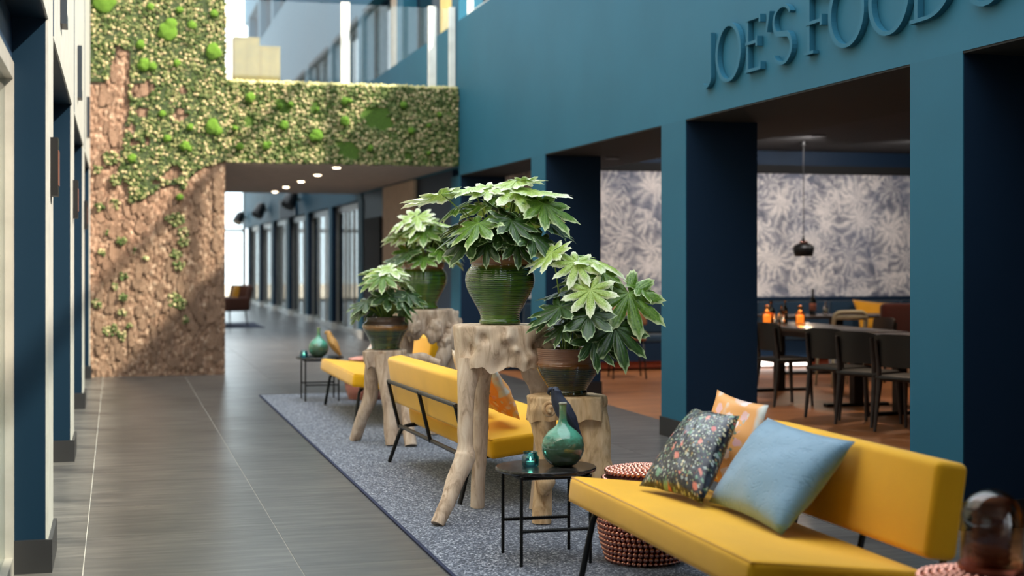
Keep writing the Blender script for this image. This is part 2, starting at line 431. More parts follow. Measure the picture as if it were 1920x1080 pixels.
# ------------------------------------------------------------------ helpers: meshes and objects
class MB:
    def __init__(self):
        self.v = []; self.f = []
    def add(self, vs, fs):
        o = len(self.v)
        self.v += [tuple(p) for p in vs]
        self.f += [tuple(i + o for i in q) for q in fs]
        return self
    def box(self, x0, x1, y0, y1, z0, z1):
        vs = [(x, y, z) for z in (z0, z1) for y in (y0, y1) for x in (x0, x1)]
        return self.add(vs, [(0, 2, 3, 1), (4, 5, 7, 6), (0, 1, 5, 4), (2, 6, 7, 3), (0, 4, 6, 2), (1, 3, 7, 5)])
    def tube(self, pts, rad, seg=12, cap=True, wob=0.0, seed=0.0, wfreq=6.0, zs=1.0):
        pts = [Vector(p) for p in pts]
        n = len(pts)
        rad = [rad] * n if isinstance(rad, (int, float)) else rad
        t0 = (pts[1] - pts[0]).normalized()
        up = Vector((0, 0, 1)) if abs(t0.z) < 0.9 else Vector((1, 0, 0))
        a = t0.cross(up).normalized()
        vs = []
        for i, p in enumerate(pts):
            t = (pts[min(i + 1, n - 1)] - pts[max(i - 1, 0)]).normalized()
            a = (a - t * a.dot(t)).normalized()
            b = t.cross(a)
            for k in range(seg):
                an = 2 * PI * k / seg
                d = a * math.cos(an) + b * math.sin(an)
                r = rad[i]
                if wob:
                    q = p + d * r
                    r *= 1 + wob * noise.noise(Vector((q.x * wfreq + seed, q.y * wfreq - seed, q.z * wfreq * zs + seed * 2)))
                vs.append(p + d * r)
        fs = []
        for i in range(n - 1):
            for k in range(seg):
                k2 = (k + 1) % seg
                fs.append((i * seg + k, i * seg + k2, (i + 1) * seg + k2, (i + 1) * seg + k))
        if cap:
            fs.append(tuple(reversed(range(seg))))
            fs.append(tuple((n - 1) * seg + k for k in range(seg)))
        return self.add(vs, fs)
    def lathe(self, prof, seg=40, cx=0.0, cy=0.0, close=False):
        vs = []
        for r, z in prof:
            for k in range(seg):
                an = 2 * PI * k / seg
                vs.append((cx + r * math.cos(an), cy + r * math.sin(an), z))
        fs = []
        n = len(prof)
        for i in range(n - 1):
            for k in range(seg):
                k2 = (k + 1) % seg
                fs.append((i * seg + k, i * seg + k2, (i + 1) * seg + k2, (i + 1) * seg + k))
        if prof[0][0] > 1e-4:
            fs.append(tuple(reversed(range(seg))))
        if prof[-1][0] > 1e-4 and not close:
            fs.append(tuple((n - 1) * seg + k for k in range(seg)))
        return self.add(vs, fs)
    def ball(self, c, r, seg=12, rings=8, sc=(1, 1, 1)):
        vs = []; fs = []
        for i in range(rings + 1):
            ph = PI * i / rings
            for k in range(seg):
                an = 2 * PI * k / seg
                vs.append((c[0] + r * sc[0] * math.sin(ph) * math.cos(an), c[1] + r * sc[1] * math.sin(ph) * math.sin(an), c[2] + r * sc[2] * math.cos(ph)))
        for i in range(rings):
            for k in range(seg):
                k2 = (k + 1) % seg
                fs.append((i * seg + k, (i + 1) * seg + k, (i + 1) * seg + k2, i * seg + k2))
        return self.add(vs, fs)
    def clamp(self, z):
        self.v = [(a, b, max(c, z)) for a, b, c in self.v]
        return self
    def mesh(self, name, smooth=False):
        me = bpy.data.meshes.new(name)
        me.from_pydata(self.v, [], self.f)
        me.validate()
        if smooth:
            me.polygons.foreach_set('use_smooth', [True] * len(me.polygons))
        me.update()
        return me
    def build(self, name, mat, parent=None, smooth=False, loc=None, rot=None, sharp=None):
        me = self.mesh(name, smooth)
        if smooth and sharp:
            bm = bmesh.new(); bm.from_mesh(me)
            bmesh.ops.remove_doubles(bm, verts=bm.verts, dist=1e-5)
            for e in bm.edges:
                if len(e.link_faces) == 2 and e.calc_face_angle(0) > math.radians(sharp):
                    e.smooth = False
            bm.to_mesh(me); bm.free()
        return link(name, me, mat, parent, loc, rot)

def link(name, me, mat=None, parent=None, loc=None, rot=None):
    if mat is not None:
        me.materials.clear()
        me.materials.append(M[mat] if isinstance(mat, str) else mat)
    o = bpy.data.objects.new(name, me)
    C.objects.link(o)
    if parent is not None:
        o.parent = parent
    if loc is not None:
        o.location = loc
    if rot is not None:
        o.rotation_euler = rot
    return o

def tag(o, label=None, cat=None, group=None, kind=None):
    if label: o['label'] = label
    if cat: o['category'] = cat
    if group: o['group'] = group
    if kind: o['kind'] = kind
    return o

def thing(name, label, cat, loc=(0, 0, 0), rz=0.0, group=None):
    o = bpy.data.objects.new(name, None)
    C.objects.link(o)
    o.empty_display_size = 0.1
    o.location = loc
    o.rotation_euler = (0, 0, rz)
    return tag(o, label, cat, group)

def copy_tree(o, parent=None):
    c = o.copy(); C.objects.link(c)
    if parent is not None:
        c.parent = parent
    for ch in o.children:
        copy_tree(ch, c)
    return c

def clone(o, loc, rz=None, label=None, group=None):
    kids = list(o.children)
    c = o.copy(); C.objects.link(c)
    c.location = loc
    if rz is not None: c.rotation_euler = (0, 0, rz)
    if label: c['label'] = label
    if group: c['group'] = group
    for k in kids:
        copy_tree(k, c)
    return c

def struct(name, mb, mat, parent=None, label=None, smooth=False):
    o = mb.build(name, mat, parent, smooth)
    if parent is None:
        tag(o, label, None, None, 'structure')
    return o

def light(name, typ, loc, energy, col, parent=None, size=0.1, rot=None, spot=None):
    d = bpy.data.lights.new(name, typ)
    d.energy = energy; d.color = col
    if typ in ('POINT', 'SPOT'): d.shadow_soft_size = size
    if typ == 'SPOT':
        d.spot_size = spot or 1.6; d.spot_blend = 0.6
    o = bpy.data.objects.new(name, d); C.objects.link(o)
    if parent is not None: o.parent = parent
    o.location = loc
    if rot is not None: o.rotation_euler = rot
    return o

def rounded_box(sx, sy, sz, r, seg=4, bulge=0.0, cuts=6):
    """soft upholstered block centred at the origin"""
    bm = bmesh.new()
    bmesh.ops.create_cube(bm, size=1.0)
    for v in bm.verts:
        v.co = Vector((v.co.x * sx, v.co.y * sy, v.co.z * sz))
    bmesh.ops.bevel(bm, geom=list(bm.edges), offset=r, segments=seg, profile=0.5, affect='EDGES')
    if bulge:
        big = [e for e in bm.edges if e.calc_length() > 0.12]
        bmesh.ops.subdivide_edges(bm, edges=big, cuts=cuts, use_grid_fill=True)
        for v in bm.verts:
            fx = max(0, 1 - (2 * v.co.x / sx) ** 2); fy = max(0, 1 - (2 * v.co.y / sy) ** 2); fz = max(0, 1 - (2 * v.co.z / sz) ** 2)
            v.co.z += math.copysign(bulge * fx * fy, v.co.z) * (1 if abs(v.co.z) > sz * 0.3 else abs(v.co.z) / (sz * 0.3))
            w = noise.noise(v.co * 3.0)
            v.co.z += 0.004 * w
    for f in bm.faces: f.smooth = True
    bmesh.ops.recalc_face_normals(bm, faces=bm.faces)
    me = bpy.data.meshes.new('rounded'); bm.to_mesh(me); bm.free()
    return me

def ico(sub):
    bm = bmesh.new()
    bmesh.ops.create_icosphere(bm, subdivisions=sub, radius=1.0)
    v = np.array([p.co[:] for p in bm.verts], dtype=np.float32)
    bm.verts.index_update()
    f = np.array([[q.index for q in p.verts] for p in bm.faces], dtype=np.int32)
    bm.free()
    return v, f

def scatter_mesh(name, base, locs, scales, cols=None, smooth=True, jitter=0.0, seed=1):
    """many small blobs joined into one mesh"""
    bv, bf = base
    n = len(locs)
    rng = np.random.default_rng(seed)
    locs = np.asarray(locs, dtype=np.float32); scales = np.asarray(scales, dtype=np.float32)
    if scales.ndim == 1: scales = np.repeat(scales[:, None], 3, 1)
    an = rng.uniform(0, 2 * PI, n).astype(np.float32)
    co, si = np.cos(an)[:, None], np.sin(an)[:, None]
    x = bv[None, :, 0] * co - bv[None, :, 1] * si
    y = bv[None, :, 0] * si + bv[None, :, 1] * co
    z = np.repeat(bv[None, :, 2], n, 0)
    V = np.stack([x, y, z], 2)
    if jitter:
        V = V * (1 + rng.uniform(-jitter, jitter, (n, len(bv), 1)).astype(np.float32))
    V = V * scales[:, None, :] + locs[:, None, :]
    F = bf[None] + (np.arange(n, dtype=np.int32) * len(bv))[:, None, None]
    V = V.reshape(-1, 3); F = F.reshape(-1, 3)
    me = bpy.data.meshes.new(name)
    me.vertices.add(len(V)); me.vertices.foreach_set('co', V.ravel())
    me.loops.add(F.size); me.loops.foreach_set('vertex_index', F.ravel())
    me.polygons.add(len(F)); me.polygons.foreach_set('loop_start', np.arange(0, F.size, 3, dtype=np.int32))
    me.polygons.foreach_set('loop_total', np.full(len(F), 3, dtype=np.int32))
    me.polygons.foreach_set('use_smooth', np.full(len(F), smooth))
    me.update(calc_edges=True)
    if cols is not None:
        ca = me.color_attributes.new('tint', 'FLOAT_COLOR', 'POINT')
        c4 = np.ones((n, len(bv), 4), dtype=np.float32)
        c4[:, :, :3] = np.asarray(cols, dtype=np.float32)[:, None, :]
        ca.data.foreach_set('color', c4.ravel())
    return me

# ================================================================== the building
XL, XLW = -0.30, -0.46          # left wall face, left glazing plane
XR = 4.386                      # right wall face
PY, PITCH, PW = 6.91, 3.935, 0.535
YB, YB2 = 18.80, 27.3           # bridge front and rear
HB = 2.572                      # underside of the beams
rnd = random.Random(7)

# ---- floor: grout bed with one slab per tile
TW = 0.985; TX0 = -0.144 - TW; TY0, TROWS = 3.0, 32
struct('floor', MB().box(TX0, TX0 + 6 * TW, TY0, TY0 + TROWS * TW, -0.12, -0.003), 'grout')
fl = bpy.data.objects['floor']
tile_me = MB().box(0.0025, TW - 0.0025, 0.0008, TW - 0.0008, -0.02, 0.0).mesh('tile')
tile_me.materials.append(M['tile'])
for i in range(6):
    for j in range(TROWS):
        o = link('tile', tile_me, None, fl, (TX0 + i * TW, TY0 + j * TW, 0))
yend = TY0 + TROWS * TW
struct('floor', MB().box(TX0, TX0 + 6 * TW, yend, 54, -0.12, 0.0), 'tile')
struct('floor', MB().box(TX0, TX0 + 6 * TW, -8, TY0, -0.12, 0.0), 'tile')
# restaurant floor in planks laid across
WX0 = TX0 + 6 * TW
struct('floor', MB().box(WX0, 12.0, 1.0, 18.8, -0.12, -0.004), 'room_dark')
wf = [o for o in bpy.data.objects if o.name.startswith('floor')][-1]
PLW, PLL = 0.22, 1.75
plank_me = MB().box(0.001, PLL - 0.001, 0.001, PLW - 0.001, -0.015, 0.0).mesh('plank')
plank_me.materials.append(M['plank'])
short_me = MB().box(0.001, PLL * 0.5 - 0.001, 0.001, PLW - 0.001, -0.015, 0.0).mesh('plank_half')
short_me.materials.append(M['plank'])
rows = int(11.6 / PLW)
for j in range(rows):
    y = 7.1 + j * PLW
    x = WX0
    if j % 2:
        link('plank', short_me, None, wf, (x, y, 0)); x += PLL * 0.5
    while x < 10.2:
        link('plank', plank_me, None, wf, (x, y, 0)); x += PLL
struct('floor', MB().box(-14, 22, 54, 90, -0.14, -0.02), 'beige')     # paving outside the end doors

# ---- right wall
def pillar(y, far=False):
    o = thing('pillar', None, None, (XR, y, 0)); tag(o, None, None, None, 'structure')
    MB().box(0.008, 0.62, 0, PW, 0.0, HB).build('shaft', 'navy', o)  # sides darker than the corridor face, shade put into the colour
    MB().box(0, 0.008, 0, PW, 0.0, HB).build('lit_face', 'blue', o)
    MB().box(-0.012, 0.632, -0.012, PW + 0.012, 0, 0.155).build('plinth', 'white' if far else 'black', o)  # far plinths white, a reflection of the sky put into the colour
    return o
for k in range(-3, 4):
    pillar(PY + k * PITCH)
for k in range(5, 12):
    pillar(PY + k * PITCH, True)
struct('wall_right', MB().box(XR, 5.0, -8, YB, HB, 4.62), 'blue')
struct('wall_right', MB().box(XR, 5.0, YB2 - 0.6, 52, HB, 4.62), 'blue')
struct('wall_right', MB().box(XR, 5.0, YB, YB2 - 0.6, HB + 0.1, 4.62), 'blue')
struct('wall_right', MB().box(XR, 5.0, YB, 52, 6.05, 8.35), 'blue')
struct('wall_right', MB().box(XR, 5.0, YB, 52, 9.7, 11.2), 'blue')
for k in range(-3, 4):               # black lining under the beam in each bay
    y0 = PY + k * PITCH + PW
    struct('ceiling', MB().box(XR + 0.004, 5.0, y0 + 0.001, min(y0 + PITCH - PW, YB) - 0.001, HB - 0.012, HB), 'soffit')
# clerestory in front of the bridge: rails, mullions, clear panes
wn = 1
def glazing(y0, y1, z0, z1, pitch, pane='pane', fw=0.07, frame='white', back=None, x=XR + 0.12):
    global wn
    o = thing('window_%d' % wn, None, None, (x, y0, z0)); tag(o, None, None, None, 'structure'); wn += 1
    L, H = y1 - y0, z1 - z0
    mb = MB().box(-0.04, 0.04, 0, L, 0, fw).box(-0.04, 0.04, 0, L, H - fw, H)
    n = max(1, round(L / pitch))
    for i in range(n + 1):
        c = L * i / n
        mb.box(-0.039, 0.039, max(0, c - fw / 2), min(L, c + fw / 2), fw, H - fw)
    mb.build('window_frame', frame, o)
    for i in range(n):
        MB().box(-0.006, 0.006, L * i / n + fw / 2, L * (i + 1) / n - fw / 2, fw, H - fw).build('pane', pane, o)
    return o
for k in range(-3, 3):
    y0 = PY + k * PITCH
    glazing(y0 + 0.05, y0 + PITCH - 0.05, 4.62, 6.05, 1.3)
# upper windows beyond the bridge: deep dark openings between blue piers, some with blinds
def upper_window(y0, y1, z0, z1, blind):
    global wn
    o = thing('window_%d' % wn, None, None, (XR + 0.22, y0, z0)); tag(o, None, None, None, 'structure'); wn += 1
    L, H = y1 - y0, z1 - z0
    MB().box(0, 0.05, 0, L, 0, 0.07).box(0, 0.05, 0, L, H - 0.07, H).box(0, 0.05, 0, 0.07, 0.07, H - 0.07).box(0, 0.05, L - 0.07, L, 0.07, H - 0.07).box(0, 0.05, L / 2 - 0.03, L / 2 + 0.03, 0.07, H - 0.07).build('window_frame', 'navy', o)
    MB().box(0.015, 0.03, 0.07, L / 2 - 0.03, 0.07, H - 0.07).build('pane', 'dark_pane', o)
    MB().box(0.015, 0.03, L / 2 + 0.03, L - 0.07, 0.07, H - 0.07).build('pane', 'dark_pane', o)
    if blind:
        MB().box(-0.03, -0.01, 0.1, L * 0.46, 0.05, H - 0.03).build('blind', blind, o)
struct('wall_right', MB().box(XR, 5.0, YB, YB + 0.42, 4.62, 6.05), 'blue')
struct('wall_right', MB().box(XR, 5.0, YB, YB + 0.42, 8.35, 9.7), 'blue')
for k in range(3, 11):
    y0, y1 = PY + k * PITCH + PW, PY + (k + 1) * PITCH
    if k == 3: y0 = YB + 0.42
    upper_window(y0, y1, 4.62, 6.05, {3: 'cream', 4: 'beige'}.get(k))
    upper_window(y0, y1, 8.35, 9.7, None)
    struct('wall_right', MB().box(XR, 5.0, y1, min(52, y1 + PW), 4.62, 6.05), 'blue')
    struct('wall_right', MB().box(XR, 5.0, y1, min(52, y1 + PW), 8.35, 9.7), 'blue')
struct('wall_right', MB().box(4.72, 5.0, YB, 52, 4.62, 9.7), 'navy')
# bays beyond the bridge: recessed glazing with drapes
for k in range(5, 11):
    y0 = PY + k * PITCH + PW; y1 = PY + (k + 1) * PITCH; L = y1 - y0
    o = thing('window_%d' % wn, None, None, (XR + 0.10, y0, 0)); tag(o, None, None, None, 'structure'); wn += 1
    MB().box(0, 0.06, 0, L, HB - 0.14, HB - 0.001).build('head_rail', 'white', o)
    MB().box(0, 0.06, 0, L, 0.001, 0.1).build('sill', 'white', o)
    for c in range(4):
        MB().box(0, 0.06, L * c / 3 - (0.06 if c == 3 else 0), L * c / 3 + (0.06 if c < 3 else 0), 0.1, HB - 0.14).build('mullion', 'alu', o)
    for c in range(3):
        MB().box(0.02, 0.035, L * c / 3 + 0.06, L * (c + 1) / 3 - (0.06 if c == 2 else 0), 0.1, HB - 0.14).build('pane', 'pane', o)
    for c, cm in ((0, 'curtain_grey'), (1, ['curtain_brown', 'curtain_grey'][k % 2]), (2, 'curtain_grey')):
        mb = MB()
        for q in range(12):
            a = L * (c + q / 12) / 3
            mb.tube([(0.16 + 0.03 * (q % 2), a + L / 72, 0.02), (0.16 + 0.03 * (q % 2), a + L / 72, HB - 0.15)], L / 60, 6, False)
        mb.build('curtain', cm, o, True)
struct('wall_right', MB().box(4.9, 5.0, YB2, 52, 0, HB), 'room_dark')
# wall beneath the bridge
struct('wall_right', MB().box(XR + 0.02, 5.0, YB + 0.45, YB2 - 0.6, 0, HB + 0.1), 'navy')
struct('trim_1', MB().box(XR - 0.03, XR + 0.02, 21.7, 24.3, 0, HB + 0.1), 'beige')
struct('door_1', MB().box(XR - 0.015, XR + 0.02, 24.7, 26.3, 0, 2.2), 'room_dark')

# ---- left wall
LY0, LP = 7.10, 3.86
def left_pillar(y):
    o = thing('pillar', None, None, (XLW, y, 0)); tag(o, None, None, None, 'structure')
    MB().box(0, XL - XLW - 0.012, 0, 0.55, 0, HB).build('shaft', 'blue_shaded', o)
    MB().box(XL - XLW - 0.012, XL - XLW, 0.0, 0.55, 0.155, HB).build('lit_face', 'pale_reflection', o)
    MB().box(0, XL - XLW + 0.018, -0.018, 0.568, 0, 0.155).build('plinth', 'black', o)
for k in range(-3, 3):
    left_pillar(LY0 + k * LP)
left_pillar(LY0 + 3 * LP - 0.1)
struct('wall_left', MB().box(XLW - 0.3, XL - 0.01, -8, YB, HB, 7.2), 'blue_shaded')
struct('wall_left', MB().box(XL - 0.01, XL, -8, YB, HB, 7.2), 'pale_reflection')
struct('ceiling', MB().box(-1.6, 5.0, -8, 4.4, 3.3, 3.5), 'passage')  # unseen ceiling, added above the camera to darken the pillar fronts
struct('wall_left', MB().box(XLW - 0.4, XL, YB2, 52, 0, 11.2), 'blue_shaded')  # hidden wall, added and raised to cut sky light beyond the bridge
for k in range(-3, 3):                      # seams of the cladding
    y = LY0 + k * LP
    struct('trim_%d' % (k + 10), MB().box(XL - 0.002, XL + 0.004, y + 0.53, y + 0.55, HB, 7.2), 'navy')
for k in range(-2, 3):
    y0 = LY0 + k * LP + 0.55; y1 = LY0 + (k + 1) * LP - (0.1 if k == 2 else 0); L = y1 - y0
    o = thing('window_%d' % wn, None, None, (XLW - 0.02, y0, 0)); tag(o, None, None, None, 'structure'); wn += 1
    MB().box(-0.05, 0.03, 0, L, 0.002, 0.09).box(-0.05, 0.03, 0, L, 2.28, 2.36).build('window_frame', 'alu', o)
    MB().box(-0.05, 0.02, 0, L, 2.36, HB - 0.002).build('head_panel', 'navy', o)
    for c in range(4):
        p = (L - 0.08) * c / 3
        MB().box(-0.05, 0.03, p, p + 0.08, 0.09, 2.28).build('mullion', 'alu', o)
    for c in range(3):
        MB().box(-0.015, -0.005, (L - 0.08) * c / 3 + 0.08, (L - 0.08) * (c + 1) / 3, 0.09, 2.28).build('pane', 'pane', o)
        MB().box(-0.18, -0.16, (L - 0.08) * c / 3 + 0.06, (L - 0.08) * (c + 1) / 3, 0.55, 2.28).build('blind', 'reflected_tan', o)  # tan sheet behind the glass, a reflection put in as colour
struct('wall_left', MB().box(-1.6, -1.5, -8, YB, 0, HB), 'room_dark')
struct('ceiling', MB().box(-1.6, XLW - 0.3, -8, YB, HB, HB + 0.1), 'ceiling')
struct('wall_back', MB().box(-1.6, 5.0, -8.2, -8, 0, 7.2), 'blue')  # unseen wall, added to stop sky light from behind the camera

# ---- end of the hall: glazed screen
o = thing('window_%d' % wn, None, None, (0, 52, 0)); tag(o, None, None, None, 'structure'); wn += 1
mb = MB()
for x in (XL, 0.9, 2.1, 3.3, XR):
    mb.box(x - 0.06, x + 0.06, -0.06, 0.06, 0, 7.2)
for z in (0.05, 2.5, 4.8, 7.1):
    mb.box(XL, XR, -0.05, 0.05, z - 0.05, z + 0.05)
mb.build('window_frame', 'alu', o)
for x0, x1 in ((XL, 0.9), (0.9, 2.1), (2.1, 3.3), (3.3, XR)):
    for z0, z1 in ((0.1, 2.45), (2.55, 4.75), (4.85, 7.05)):
        MB().box(x0 + 0.06, x1 - 0.06, -0.006, 0.006, z0, z1).build('pane', 'pane', o)

# ---- bridge slab with deck above and passage ceiling below
struct('ceiling', MB().box(1.34, XR, YB + 0.06, YB2, 2.70, 2.80), 'passage')
struct('floor', MB().box(1.34, XR, YB + 0.06, YB2, 2.80, 3.68), 'beige')
for n, (x, y) in enumerate(((2.86, 19.45), (2.84, 21.2), (2.82, 23.0), (2.80, 24.9), (2.79, 26.6))):
    o = thing('ceiling_spot', ['recessed ceiling spot nearest the moss edge of the passage', 'second recessed spot from the moss edge in the passage ceiling', 'middle recessed spot of the row in the passage ceiling', 'fourth recessed spot from the moss edge in the passage ceiling', 'recessed ceiling spot at the far end of the passage'][n], 'lamp', (x, y, 2.70), 0, 'spots in the passage ceiling')
    MB().lathe([(0.075, -0.012), (0.075, -0.0005), (0.05, -0.0005), (0.05, -0.012)], 20, close=True).build('trim_ring', 'white', o, True, sharp=40)
    MB().lathe([(0.0, -0.022), (0.035, -0.019), (0.05, -0.0125)], 20, close=True).build('lens', 'lamp', o)
    light('spot_light', 'SPOT', (0, 0, -0.05), 260, (1, 0.9, 0.8), o, 0.05, (0, 0, 0), 1.7)

# ---- restaurant shell
struct('ceiling', MB().box(5.0, 6.12, 1.0, 18.7, 2.64, 3.2), 'soffit')
struct('ceiling', MB().box(6.12, 12.1, 1.0, 18.7, 2.98, 3.2), 'ceiling')
struct('wall_side', MB().box(12.0, 12.2, 1.0, 18.9, 0, 2.98), 'navy')
struct('wall_front', MB().box(XR + 0.62, 12.2, 0.8, 1.0, 0, 3.2), 'navy')
struct('wall_rear', MB().box(5.0, 12.0, 18.7, 18.9, 0, 3.2), 'navy')
struct('trim_2', MB().box(5.0, 12.0, 18.66, 18.70, 2.66, 2.78), 'soffit')
tag(MB().box(5.0, 12.0, 18.68, 18.70, 0.94, 2.66).build('wallpaper_panel', 'wallpaper'), None, None, None, 'structure')
struct('trim_3', MB().box(5.0, 12.0, 18.62, 18.70, 0.90, 0.94), 'navy')

# ================================================================== moss and bark
def uv_xz(u, v):                 # survey of the wall: grid of the photograph -> metres on the wall plane
    return (-0.274 + (u - 173) * 0.0065, 0.048 + (700 - v) * 0.00668)
def inside(poly, x, y):
    r = False
    n = len(poly)
    for i in range(n):
        x1, y1 = poly[i]; x2, y2 = poly[(i + 1) % n]
        if (y1 > y) != (y2 > y) and x < (x2 - x1) * (y - y1) / (y2 - y1) + x1:
            r = not r
    return r
MOSS = [uv_xz(*p) for p in ((150, -120), (430, -120), (430, 302), (388, 308), (350, 335), (343, 364), (326, 345), (300, 352), (262, 378), (236, 388), (240, 345), (224, 330), (232, 250), (241, 200), (243, 112), (214, 86), (205, 150), (186, 160), (150, 150))]
CLUMPS = [(uv_xz(u, v), r * 0.0066) for u, v, r in ((206, 300, 14), (216, 342, 10), (330, 414, 13), (318, 412, 10), (342, 440, 11), (343, 455, 10), (328, 480, 11), (333, 500, 11), (326, 566, 14), (338, 572, 10), (212, 620, 10), (228, 588, 8), (230, 560, 8), (346, 602, 7), (230, 520, 8), (226, 455, 8), (214, 386, 9), (182, 322, 9), (190, 476, 7), (199, 440, 6), (250, 474, 5), (274, 488, 5), (228, 632, 9), (200, 622, 9), (182, 570, 9), (214, 540, 6), (186, 392, 7), (240, 610, 6))]
BALD = [(uv_xz(u, v), r * 0.0066) for u, v, r in ((262, 172, 17), (275, 166, 13), (336, 216, 15), (342, 172, 9), (264, 214, 12), (326, 325, 14), (312, 332, 10), (275, 268, 8), (250, 270, 9), (245, 245, 10), (290, 345, 7))]
FLAT = [(uv_xz(u, v), r * 0.0066) for u, v, r in ((722, 214, 22), (704, 204, 14), (740, 222, 14), (660, 276, 15), (672, 282, 12), (650, 268, 9), (530, 194, 14), (540, 200, 10), (598, 196, 11), (468, 226, 10), (785, 285, 9), (545, 276, 7), (312, 62, 0), (774, 190, 8), (790, 240, 6))]
def moss_here(x, z):
    w = 0.05 * noise.noise(Vector((x * 4, z * 4, 3.3)))
    if any((x - c[0]) ** 2 + (z - c[1]) ** 2 < (r * (1 + 3 * w)) ** 2 for c, r in BALD): return False
    if inside(MOSS, x + w, z + w * 1.3): return True
    return any((x - c[0]) ** 2 + ((z - c[1])) ** 2 < (r * (1 + 4 * w)) ** 2 for c, r in CLUMPS)

struct('wall_moss', MB().box(-1.0, 1.34, YB, YB2, 0, 7.0), 'beige')
mw = thing('moss_wall', 'tall feature wall of rough brown cork bark overgrown with green moss', 'moss wall', (0, YB, 0))
mp = thing('moss_bridge_front', 'long moss covered front of the bridge below the glass balustrade', 'moss panel', (0, YB, 0))
# bark backing: rough relief
nx, nz = 92, 230
mb = MB(); vs = []; fs = []
for j in range(nz + 1):
    for i_ in range(nx + 1):
        x = XL + (1.345 - XL) * i_ / nx; z = 4.9 * j / nz
        d = 0.012 + 0.018 * max(0, noise.noise(Vector((x * 9, 0, z * 5)))) + 0.02 * noise.noise(Vector((x * 30, 4, z * 16)))
        vs.append((x, -max(0.002, d), z))
for j in range(nz):
    for i_ in range(nx):
        a = j * (nx + 1) + i_
        fs.append((a, a + 1, a + nx + 2, a + nx + 1))
mb.add(vs, fs).build('bark_backing', 'bark', mw)
MB().box(XL, 1.345, -0.03, 0.0, 4.9, 7.0).build('upper_backing', 'moss_bed', mw)
# bark plates
plates = []
for k in range(9):
    r = random.Random(100 + k)
    n = r.randint(7, 10)
    pts = []
    for q in range(n):
        a = 2 * PI * q / n + r.uniform(-0.2, 0.2)
        rr = r.uniform(0.65, 1.0)
        pts.append((0.42 * rr * math.cos(a), rr * 0.62 * math.sin(a)))
    vs = [(x, 0.0, z) for x, z in pts] + [(x * 0.86, -1.0 + r.uniform(-0.35, 0.25), z * 0.9) for x, z in pts] + [(0, -1.1, 0)]
    fs = [(q, (q + 1) % n, n + (q + 1) % n, n + q) for q in range(n)] + [(n + q, n + (q + 1) % n, 2 * n) for q in range(n)]
    me = MB().add(vs, fs).mesh('bark_plate'); me.materials.append(M['bark'])
    plates.append(me)
r = random.Random(21)
cnt = 0; tries = 0
while cnt < 290 and tries < 4000:
    tries += 1
    x = r.uniform(XL + 0.06, 1.28); z = r.uniform(0.08, 4.3)
    if inside(MOSS, x, z) and not any((x - c[0]) ** 2 + (z - c[1]) ** 2 < q * q for c, q in BALD):
        continue
    s = r.uniform(0.05, 0.17)
    s = min(s, (x - XL) / 0.45, (1.345 - x) / 0.45, z / 0.62)
    o = link('bark_plate', plates[cnt % 9], None, mw, (x, -0.012, z), (0, r.uniform(-0.25, 0.25), 0))
    o.scale = (s, r.uniform(0.008, 0.026), s * r.uniform(0.9, 1.9) if z > 0.3 else s)
    cnt += 1
# reindeer moss: thousands of small tufts
def tufts(test, x0, x1, z0, z1, step, depth, seed, cream):
    rg = random.Random(seed)
    L = []; Sx = []; K = []
    z = z0
    while z < z1:
        x = x0
        while x < x1:
            px = min(x1, max(x0, x + rg.uniform(-0.5, 0.5) * step)); pz = min(z1, max(z0, z + rg.uniform(-0.5, 0.5) * step))
            if test(px, pz):
                lump = noise.noise(Vector((px * 6, 1.0, pz * 6)))
                dd = depth * (0.7 + 0.5 * lump) + rg.uniform(-0.012, 0.016)
                s = rg.uniform(0.55, 0.92) * step
                L.append((px, -dd, pz)); Sx.append((s, s * 0.9, s))
                t = rg.random()
                if t < cream * 0.85: c = srgb(180, 164, 126)
                elif t < cream + 0.22: c = srgb(130, 130, 88)
                elif t < cream + 0.48: c = srgb(96, 106, 66)
                else: c = srgb(66, 82, 44)
                g = rg.uniform(0.85, 1.12)
                K.append(tuple(v * g for v in c))
            x += step
        z += step
    return L, Sx, K
ball1 = ico(1)
def test_left(x, z):
    return moss_here(x, z)
L, Sx, K = tufts(test_left, XL + 0.02, 1.35, 0.2, 5.2, 0.027, 0.05, 5, 0.17)  # fewer cream tufts, the deeper shade here put into the colour mix
tag(link('moss_growth', scatter_mesh('moss_growth', ball1, L, Sx, K, True, 0.22, 3), 'moss', mw), None, None, None, 'stuff')
def test_bridge(x, z):
    w = 1 + 0.5 * noise.noise(Vector((x * 9, z * 9, 1.0)))
    return not any((x - c[0]) ** 2 + (z - c[1]) ** 2 < (q * w) ** 2 for c, q in FLAT)
L, Sx, K = tufts(test_bridge, 1.36, XR - 0.01, 2.70, 3.72, 0.027, 0.045, 6, 0.26)
L2 = [(random.Random(i * 7).uniform(1.36, XR - 0.02), random.Random(i * 7 + 1).uniform(-0.02, 0.03), 3.715 + random.Random(i * 7 + 2).uniform(-0.01, 0.02)) for i in range(500)]
L += L2; Sx += [(0.026, 0.026, 0.022)] * 500; K += [srgb(196, 186, 130)] * 500  # top edge tufts all pale, light from above put into their colour
MB().box(1.345, XR, -0.025, 0.055, 2.70, 3.70).build('moss_bed', 'flat_moss', mp)
tag(link('moss_growth', scatter_mesh('moss_growth_bridge', ball1, L, Sx, K, True, 0.22, 4), 'moss', mp), None, None, None, 'stuff')
# dark bed behind the moss on the wall
mb = MB()
st = 0.06
z = 0.3
while z < 5.4:
    x = XL
    while x < 1.34:
        if inside(MOSS, x + st / 2, z + st / 2) and moss_here(x + st / 2, z + st / 2):
            mb.box(x, min(x + st, 1.345), -0.042, 0.0, z, z + st)
        x += st
    z += st
mb.build('moss_bed', 'moss_bed', mw)
